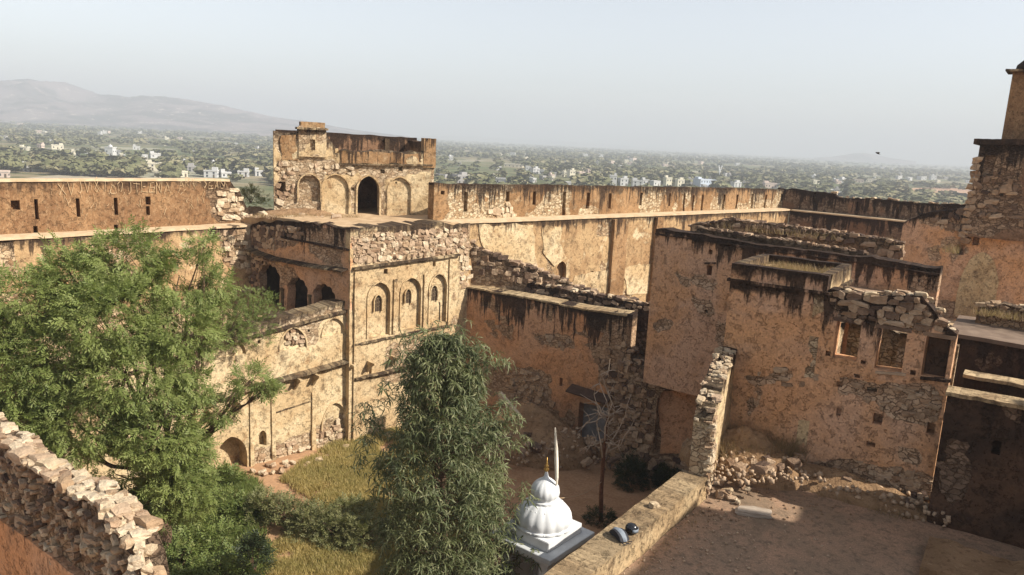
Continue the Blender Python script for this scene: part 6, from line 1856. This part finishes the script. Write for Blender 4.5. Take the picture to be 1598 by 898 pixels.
HOUSES = [  # px, base y, width px, height px, colour, kind
    (173, 243, 15, 15, 'white', 2), (188, 243, 14, 9, 'white', 0), (239, 266, 30, 13, 'cream', 1), (213, 234, 12, 6, 'white', 0), (242, 247, 18, 8, 'white', 0), (223, 250, 10, 5, 'white', 0), (43, 268, 17, 11, 'white', 1),
    (64, 231, 9, 6, 'pink', 0), (90, 233, 20, 7, 'cream', 0), (5, 218, 14, 6, 'grey', 0), (330, 277, 24, 12, 'white', 1), (333, 263, 12, 8, 'white', 2), (352, 277, 18, 8, 'white', 0), (380, 276, 20, 9, 'white', 1), (358, 265, 16, 7, 'white', 0), (405, 275, 18, 9, 'white', 1),
    (416, 272, 10, 10, 'white', 0), (302, 268, 20, 9, 'grey', 1), (6, 277, 18, 9, 'pink', 0), (118, 243, 14, 5, 'cream', 0), (38, 235, 16, 5, 'cream', 0), (138, 240, 10, 4, 'white', 0), (285, 276, 16, 6, 'cream', 0), (248, 277, 12, 6, 'cream', 0),
    (702, 250, 12, 6, 'white', 2), (688, 285, 20, 14, 'grey', 0), (719, 287, 26, 16, 'grey', 1), (785, 287, 28, 9, 'white', 0), (778, 266, 10, 6, 'white', 0), (802, 261, 36, 5, 'cream', 0), (834, 271, 14, 9, 'white', 1), (824, 266, 10, 7, 'white', 0), (846, 272, 10, 7, 'white', 0), (862, 277, 14, 8, 'white', 1),
    (877, 276, 10, 8, 'cream', 0), (891, 278, 12, 14, 'cream', 1), (906, 275, 14, 7, 'pink', 0), (920, 270, 12, 6, 'pink', 0), (888, 291, 16, 7, 'white', 0), (940, 274, 10, 5, 'cream', 0), (956, 291, 13, 20, 'white', 1), (972, 290, 16, 13, 'white', 1), (994, 291, 20, 10, 'white', 1), (1006, 288, 12, 8, 'white', 0),
    (1022, 290, 18, 8, 'white', 0), (1041, 292, 13, 17, 'cream', 1), (1060, 292, 15, 13, 'cream', 1), (1078, 288, 12, 9, 'grey', 1), (1095, 292, 26, 14, 'blue', 1), (1112, 290, 10, 10, 'blue', 0), (1148, 292, 17, 8, 'white', 1), (1136, 297, 14, 6, 'pink', 0), (1163, 291, 10, 6, 'grey', 0), (1200, 294, 24, 9, 'pink', 0), (1216, 293, 12, 5, 'white', 0),
    (1272, 287, 18, 6, 'cream', 0), (1270, 280, 10, 6, 'white', 2), (1303, 285, 10, 5, 'white', 0), (1313, 285, 14, 7, 'white', 1), (1339, 285, 16, 5, 'pink', 0), (1357, 285, 18, 6, 'cream', 0), (1364, 284, 6, 6, 'white', 0), (1402, 280, 10, 6, 'white', 0), (1418, 284, 8, 6, 'white', 0), (1438, 281, 12, 6, 'white', 0), (1455, 281, 11, 8, 'white', 2), (1463, 285, 8, 4, 'cream', 0), (1378, 240 + 23, 8, 3, 'white', 0), (1405, 258, 6, 2, 'white', 0)]
KIND = {0: ('single_storey_house', 'single-storey flat-roofed house'), 1: ('two_storey_house', 'two-storey flat-roofed house with rows of windows'), 2: ('small_temple', 'small temple with a rooftop dome')}
H_WORLD = []
def house(px, py, wpx, hpx, colr, kind, i):
    r = random.Random(i + 900)
    p = on_plain(px, py)
    W_, H_ = wpx * .8 * p.y / F_PX, max(3.0, hpx * .78 * p.y / F_PX)
    D_ = max(5., min(14., W_ * r.uniform(.6, 1.0)))
    rz = r.uniform(-.45, .45) + .25
    nm, lb = KIND[kind]
    where = 'on the plain beyond the scratched curtain wall' if px < 430 else ('on the plain beyond the long loopholed wall' if px < 1236 else 'on the plain beyond the dark far wall')
    o = thing(nm, f'{colr} {lb} {where}', 'temple' if kind == 2 else 'house', p, f'{colr} {nm.replace("_", " ")}s {where}')
    R = Matrix.Translation(p) @ Matrix.Rotation(rz, 4, 'Z')
    m = 'house_' + colr
    def bxp(name, cc, s, mat, par):
        mb = MB().box((0, 0, 0), s); mb.v = [tuple(R @ (Vector(cc) + Vector(v))) for v in mb.v]
        return mb.build(name, mat, par)
    w_ = bxp('wall', (0, 0, H_ / 2 - .2), (W_, D_, H_ + .4), m, o)
    rf = bxp('roof', (0, 0, H_ + .12), (W_ + .5, D_ + .5, .2), 'house_roof', o)
    for s in (-1, 1):
        bxp('parapet', (0, s * (D_ / 2 + .1), H_ + .62), (W_ + .4, .2, .8), m, rf)
        bxp('parapet', (s * (W_ / 2 + .1), 0, H_ + .60), (.2, D_, .76), m, rf)
    st = 2 if kind == 1 else 1
    if kind == 1 and H_ > 9: st = 3
    nw = max(2, min(5, int(W_ / 3.2)))
    for k in range(st):
        for j in range(nw):
            x = -W_ / 2 + W_ * (j + .5) / nw
            z = H_ * (k + .55) / st
            if k == 0 and j == nw // 2:
                bxp('door', (x, -D_ / 2 - .01, 1.1), (1.1, .12, 2.2), 'house_door', o)
            else:
                bxp('window', (x, -D_ / 2 - .01, z), (1.2, .14, 1.4), 'house_window', o)
    for j in range(2):
        bxp('window', (W_ / 2 + .01, -D_ / 4 + j * D_ / 2, H_ * .55), (.14, 1.2, 1.3), 'house_window', o)
    if kind == 1 or r.random() < .35:
        ww = W_ * r.uniform(.3, .5)
        sx = r.choice((-1, 1))
        bxp('stair_room', (sx * (W_ - ww) / 2 * .9, D_ * .15, H_ + 1.45), (ww, D_ * .5, 2.5), m, rf)
        tk = MB().lathe([(.7, 0), (.7, 1.1), (.25, 1.3)], (0, 0, 0), 10)
        tk.v = [tuple(R @ (Vector((-sx * W_ * .25, D_ * .1, H_ + .2)) + Vector(v))) for v in tk.v]
        tk.build('water_tank', 'house_window', rf)
    if kind == 2:
        dm_ = MB().lathe([(2.0, 0), (2.2, .8), (1.9, 1.9), (1.0, 2.8), (.25, 3.3), (.05, 4.2)], (0, 0, 0), 14)
        dm_.v = [tuple(R @ (Vector((0, 0, H_ + .2)) + Vector(v))) for v in dm_.v]
        dm_.build('dome', m, rf, True, math.radians(40))
    H_WORLD.append((p.x, p.y, max(W_, D_)))
_r = random.Random(4)
for cx, n in ((60, 8), (200, 8), (340, 9), (820, 14), (900, 12), (1010, 8), (1100, 8), (1290, 6), (1430, 8)):
    for _ in range(n):
        x = cx + _r.gauss(0, 45)
        if 420 < x < 685 or x < -10: continue
        HOUSES.append((x, 206 + (x - 700) * .052 + 14 + _r.uniform(6, 60) ** 1.0, _r.uniform(5, 10), _r.uniform(3, 5), _r.choice(('white', 'white', 'cream', 'grey', 'pink')), 0))
for i, h in enumerate(HOUSES): house(*h, i)

def plain_trees():
    rng = np.random.RandomState(77); r = random.Random(77)
    # candidates over the part of the plain that shows above the walls
    pts = []
    N = 60000
    dist = np.exp(rng.uniform(math.log(480), math.log(6500), N))
    ang = rng.uniform(-.66, .70, N)
    X, Y = np.tan(ang) * dist, dist
    f = fbm(np.column_stack([X * .004, Y * .004, np.zeros(N)]), 4)
    hw = np.array(H_WORLD)
    field = (X > 420) & (X < 950) & (Y > 640) & (Y < 1010) & (X / Y > .5)
    keep = (rng.uniform(size=N) < np.clip((f - .34) * 4.2, .05, 1) * np.where(dist > 2500, .6, 1.0) * .62) & (~field | (rng.uniform(size=N) < .04))
    for hx, hy, hr in hw:                                 # leave the houses visible
        d2 = np.hypot(X - hx, Y - hy)
        t = (X * hx + Y * hy) / (hx * hx + hy * hy)
        off = np.abs(X * hy - Y * hx) / np.hypot(hx, hy)
        keep &= ~((d2 < hr * .8) | ((t < 1) & (t > .80) & (off < hr * .62)))
    X, Y, dist = X[keep], Y[keep], dist[keep]
    size = rng.uniform(3.8, 8.5, len(X)) * np.where(dist > 2000, 1.25, 1)
    o_ = np.argsort(dist / size)
    X, Y, size, dist = X[o_], Y[o_], size[o_], dist[o_]
    vis = (PLAIN + size - CZ) / dist > -3.55 / 50         # crowns that can clear the parapets
    idx = np.where(vis)[0]
    near, rest = idx[:290], idx[290:]
    for i in near:
        cr, tk, lab = protos[rng.choice(5, p=[.3, .25, .1, .15, .2])]
        s = size[i]
        o = bpy.data.objects.new('plain_tree', None); COL.objects.link(o)
        o.empty_display_size = .5
        o.location = (X[i], Y[i], PLAIN - .1); o.scale = (s * rng.uniform(.85, 1.3),) * 2 + (s,); o.rotation_euler = (0, 0, rng.uniform(0, 6.28))
        tag(o, lab, 'tree', 'trees on the plain: ' + lab.split(' tree')[0])
        for nm, me in (('crown', cr), ('trunk', tk)):
            c_ = bpy.data.objects.new(nm, me); COL.objects.link(c_); c_.parent = o
            if nm == 'crown': c_['kind'] = 'stuff'
    for k_, mat in enumerate(('far_leaf_dark', 'far_leaf_mid', 'far_leaf_dry')):
        V0, F0 = far_tree_mesh(40 + k_, 22, ('round', 'wide', 'wide')[k_], True)
        sel = rest[rng.choice(3, len(rest), p=[.36, .44, .2]) == k_][:9000]
        n = len(sel)
        a = rng.uniform(0, 6.28, n); s = size[sel]
        sx = s * rng.uniform(.9, 1.4, n)
        c_, s_ = np.cos(a), np.sin(a)
        V = np.stack([(V0[None, :, 0] * c_[:, None] - V0[None, :, 1] * s_[:, None]) * 1.25 * sx[:, None] + X[sel][:, None], (V0[None, :, 0] * s_[:, None] + V0[None, :, 1] * c_[:, None]) * 1.25 * sx[:, None] + Y[sel][:, None], V0[None, :, 2] * s[:, None] + PLAIN - .3], -1)
        Fc = (F0[None] + (np.arange(n) * len(V0))[:, None, None]).reshape(-1, 3)
        obj('woodland', new_mesh('woodland', V.reshape(-1, 3), Fc, mat), None, ('dark green tree cover over the far plain', 'mid green tree cover over the far plain', 'dry thorn scrub over the far plain')[k_], 'woodland', kind='stuff')
plain_trees()

# reddish bare field beyond the right-hand wall
fpts = [on_plain(*q) for q in ((1385, 300), (1420, 294), (1470, 293), (1530, 296), (1540, 312), (1480, 318), (1400, 312))]
sheet('field', fpts, PLAIN + .15, 'field_red', 25, .1, 9, thick=.3, kind='structure')

# telephone mast
mp = on_plain(1122, 281)
o_ms = thing('lattice_mast', 'white forked antenna mast standing among the trees of the plain', 'mast', mp)
mh = 22 * mp.y / F_PX
MB().tube([mp, mp + Vector((0, 0, mh * .55))], [.5, .35], 6).build('post', 'steel_white', o_ms)
for s in (-1, 1):
    MB().tube([mp + Vector((0, 0, mh * .5)), mp + Vector((s * 2.0, 0, mh))], [.45, .7], 6).build('antenna', 'steel_white', o_ms)

def ridge(name, crest_px, d, width, n=150, m=40, seed=1, zs_=1.0, **kw):
    xs = np.linspace(crest_px[0][0], crest_px[-1][0], n)
    ys = np.interp(xs, [p[0] for p in crest_px], [p[1] for p in crest_px])
    vs = []
    for x, y in zip(xs, ys):
        top = Dp(x, y, d)
        for j in range(m):
            t = j / (m - 1) * 2 - 1
            dd = d + t * width * (1.0 if t < 0 else .7)
            vs.append((top.x * dd / d, dd, PLAIN + max(0, top.z - PLAIN) * (1 - abs(t)) ** 1.25))
    V = np.array(vs)
    rel = (V[:, 2] - PLAIN)
    nz = fbm(np.column_stack([V[:, 0] * .0022, V[:, 1] * .0022, np.full(len(V), seed)]), 6, .55)
    rd = 1 - np.abs(fbm(np.column_stack([V[:, 0] * .003, V[:, 1] * .0011, np.full(len(V), seed + 5)]), 5) - .5) * 2
    tmid = np.tile(np.abs(np.linspace(-1, 1, m)), n)
    V[:, 2] += rel * ((nz - .5) * .9 + (rd - .8) * .9) * np.clip(tmid * 5, .3, 1) - 3 * (tmid > .97)
    fs = [(i * m + j, (i + 1) * m + j, (i + 1) * m + j + 1, i * m + j + 1) for i in range(n - 1) for j in range(m - 1)]
    return obj(name, new_mesh(name, V, fs, 'hill_rock', True), None, kind='structure', **kw)
ridge('hills', [(-260, 165), (-150, 140), (-60, 131), (0, 127), (45, 125), (85, 129), (130, 139), (165, 139), (200, 143), (250, 151), (300, 160), (350, 168), (400, 177), (440, 183), (480, 190), (530, 198), (580, 206), (640, 213)], 4400, 1300)
ridge('hills', [(640, 214), (700, 211), (800, 217), (900, 222), (1000, 229), (1100, 236), (1200, 242), (1280, 246)], 10500, 900, 80, 14, 4)
ridge('hills', [(1270, 246), (1300, 244), (1330, 239), (1348, 237), (1365, 240), (1390, 246), (1430, 252)], 6000, 400, 60, 16, 7)

# bird
bpz = Dp(1370, 240, 120)
o_bd = thing('bird', 'small dark bird flying in the pale sky', 'bird', bpz)
mb = MB().tube([bpz + Vector((-.35, 0, .1)), bpz + Vector((-.1, 0, .05)), bpz + Vector((.15, 0, -.02)), bpz + Vector((.4, 0, -.1))], [.02, .1, .09, .015], 8)
mb.build('body', 'bird_dark', o_bd, True)
for s in (-1, 1):
    q = [bpz + Vector((-.15, 0, .06)), bpz + Vector((.12, 0, .02)), bpz + Vector((.1, s * .35, .22)), bpz + Vector((-.02, s * .8, .12)), bpz + Vector((-.2, s * .35, .24))]
    lo_ = [p - Vector((0, 0, .02)) for p in q]
    obj('wing', new_mesh('wing', q + lo_, [(0, 1, 2, 4), (4, 2, 3), (5, 9, 7, 6), (9, 8, 7), (0, 4, 9, 5), (4, 3, 8, 9), (3, 2, 7, 8), (2, 1, 6, 7), (1, 0, 5, 6)], 'bird_dark'), o_bd)

# ================================================================== HAZE
hz = MB().box((0, 0, 145), (31000, 31000, 330))
ho = hz.build('haze', None, kind='stuff', label='pale dusty haze over the whole plain', cat='haze')
t = NT('haze_air')
pv = t.n('VolumePrincipled', {'Color': (0.58, 0.62, 0.68), 'Density': 3.4e-4, 'Anisotropy': 0.0})
t.t.links.new(pv.outputs[0], t.out.inputs['Volume'])
ho.data.materials.append(M['haze_air'])
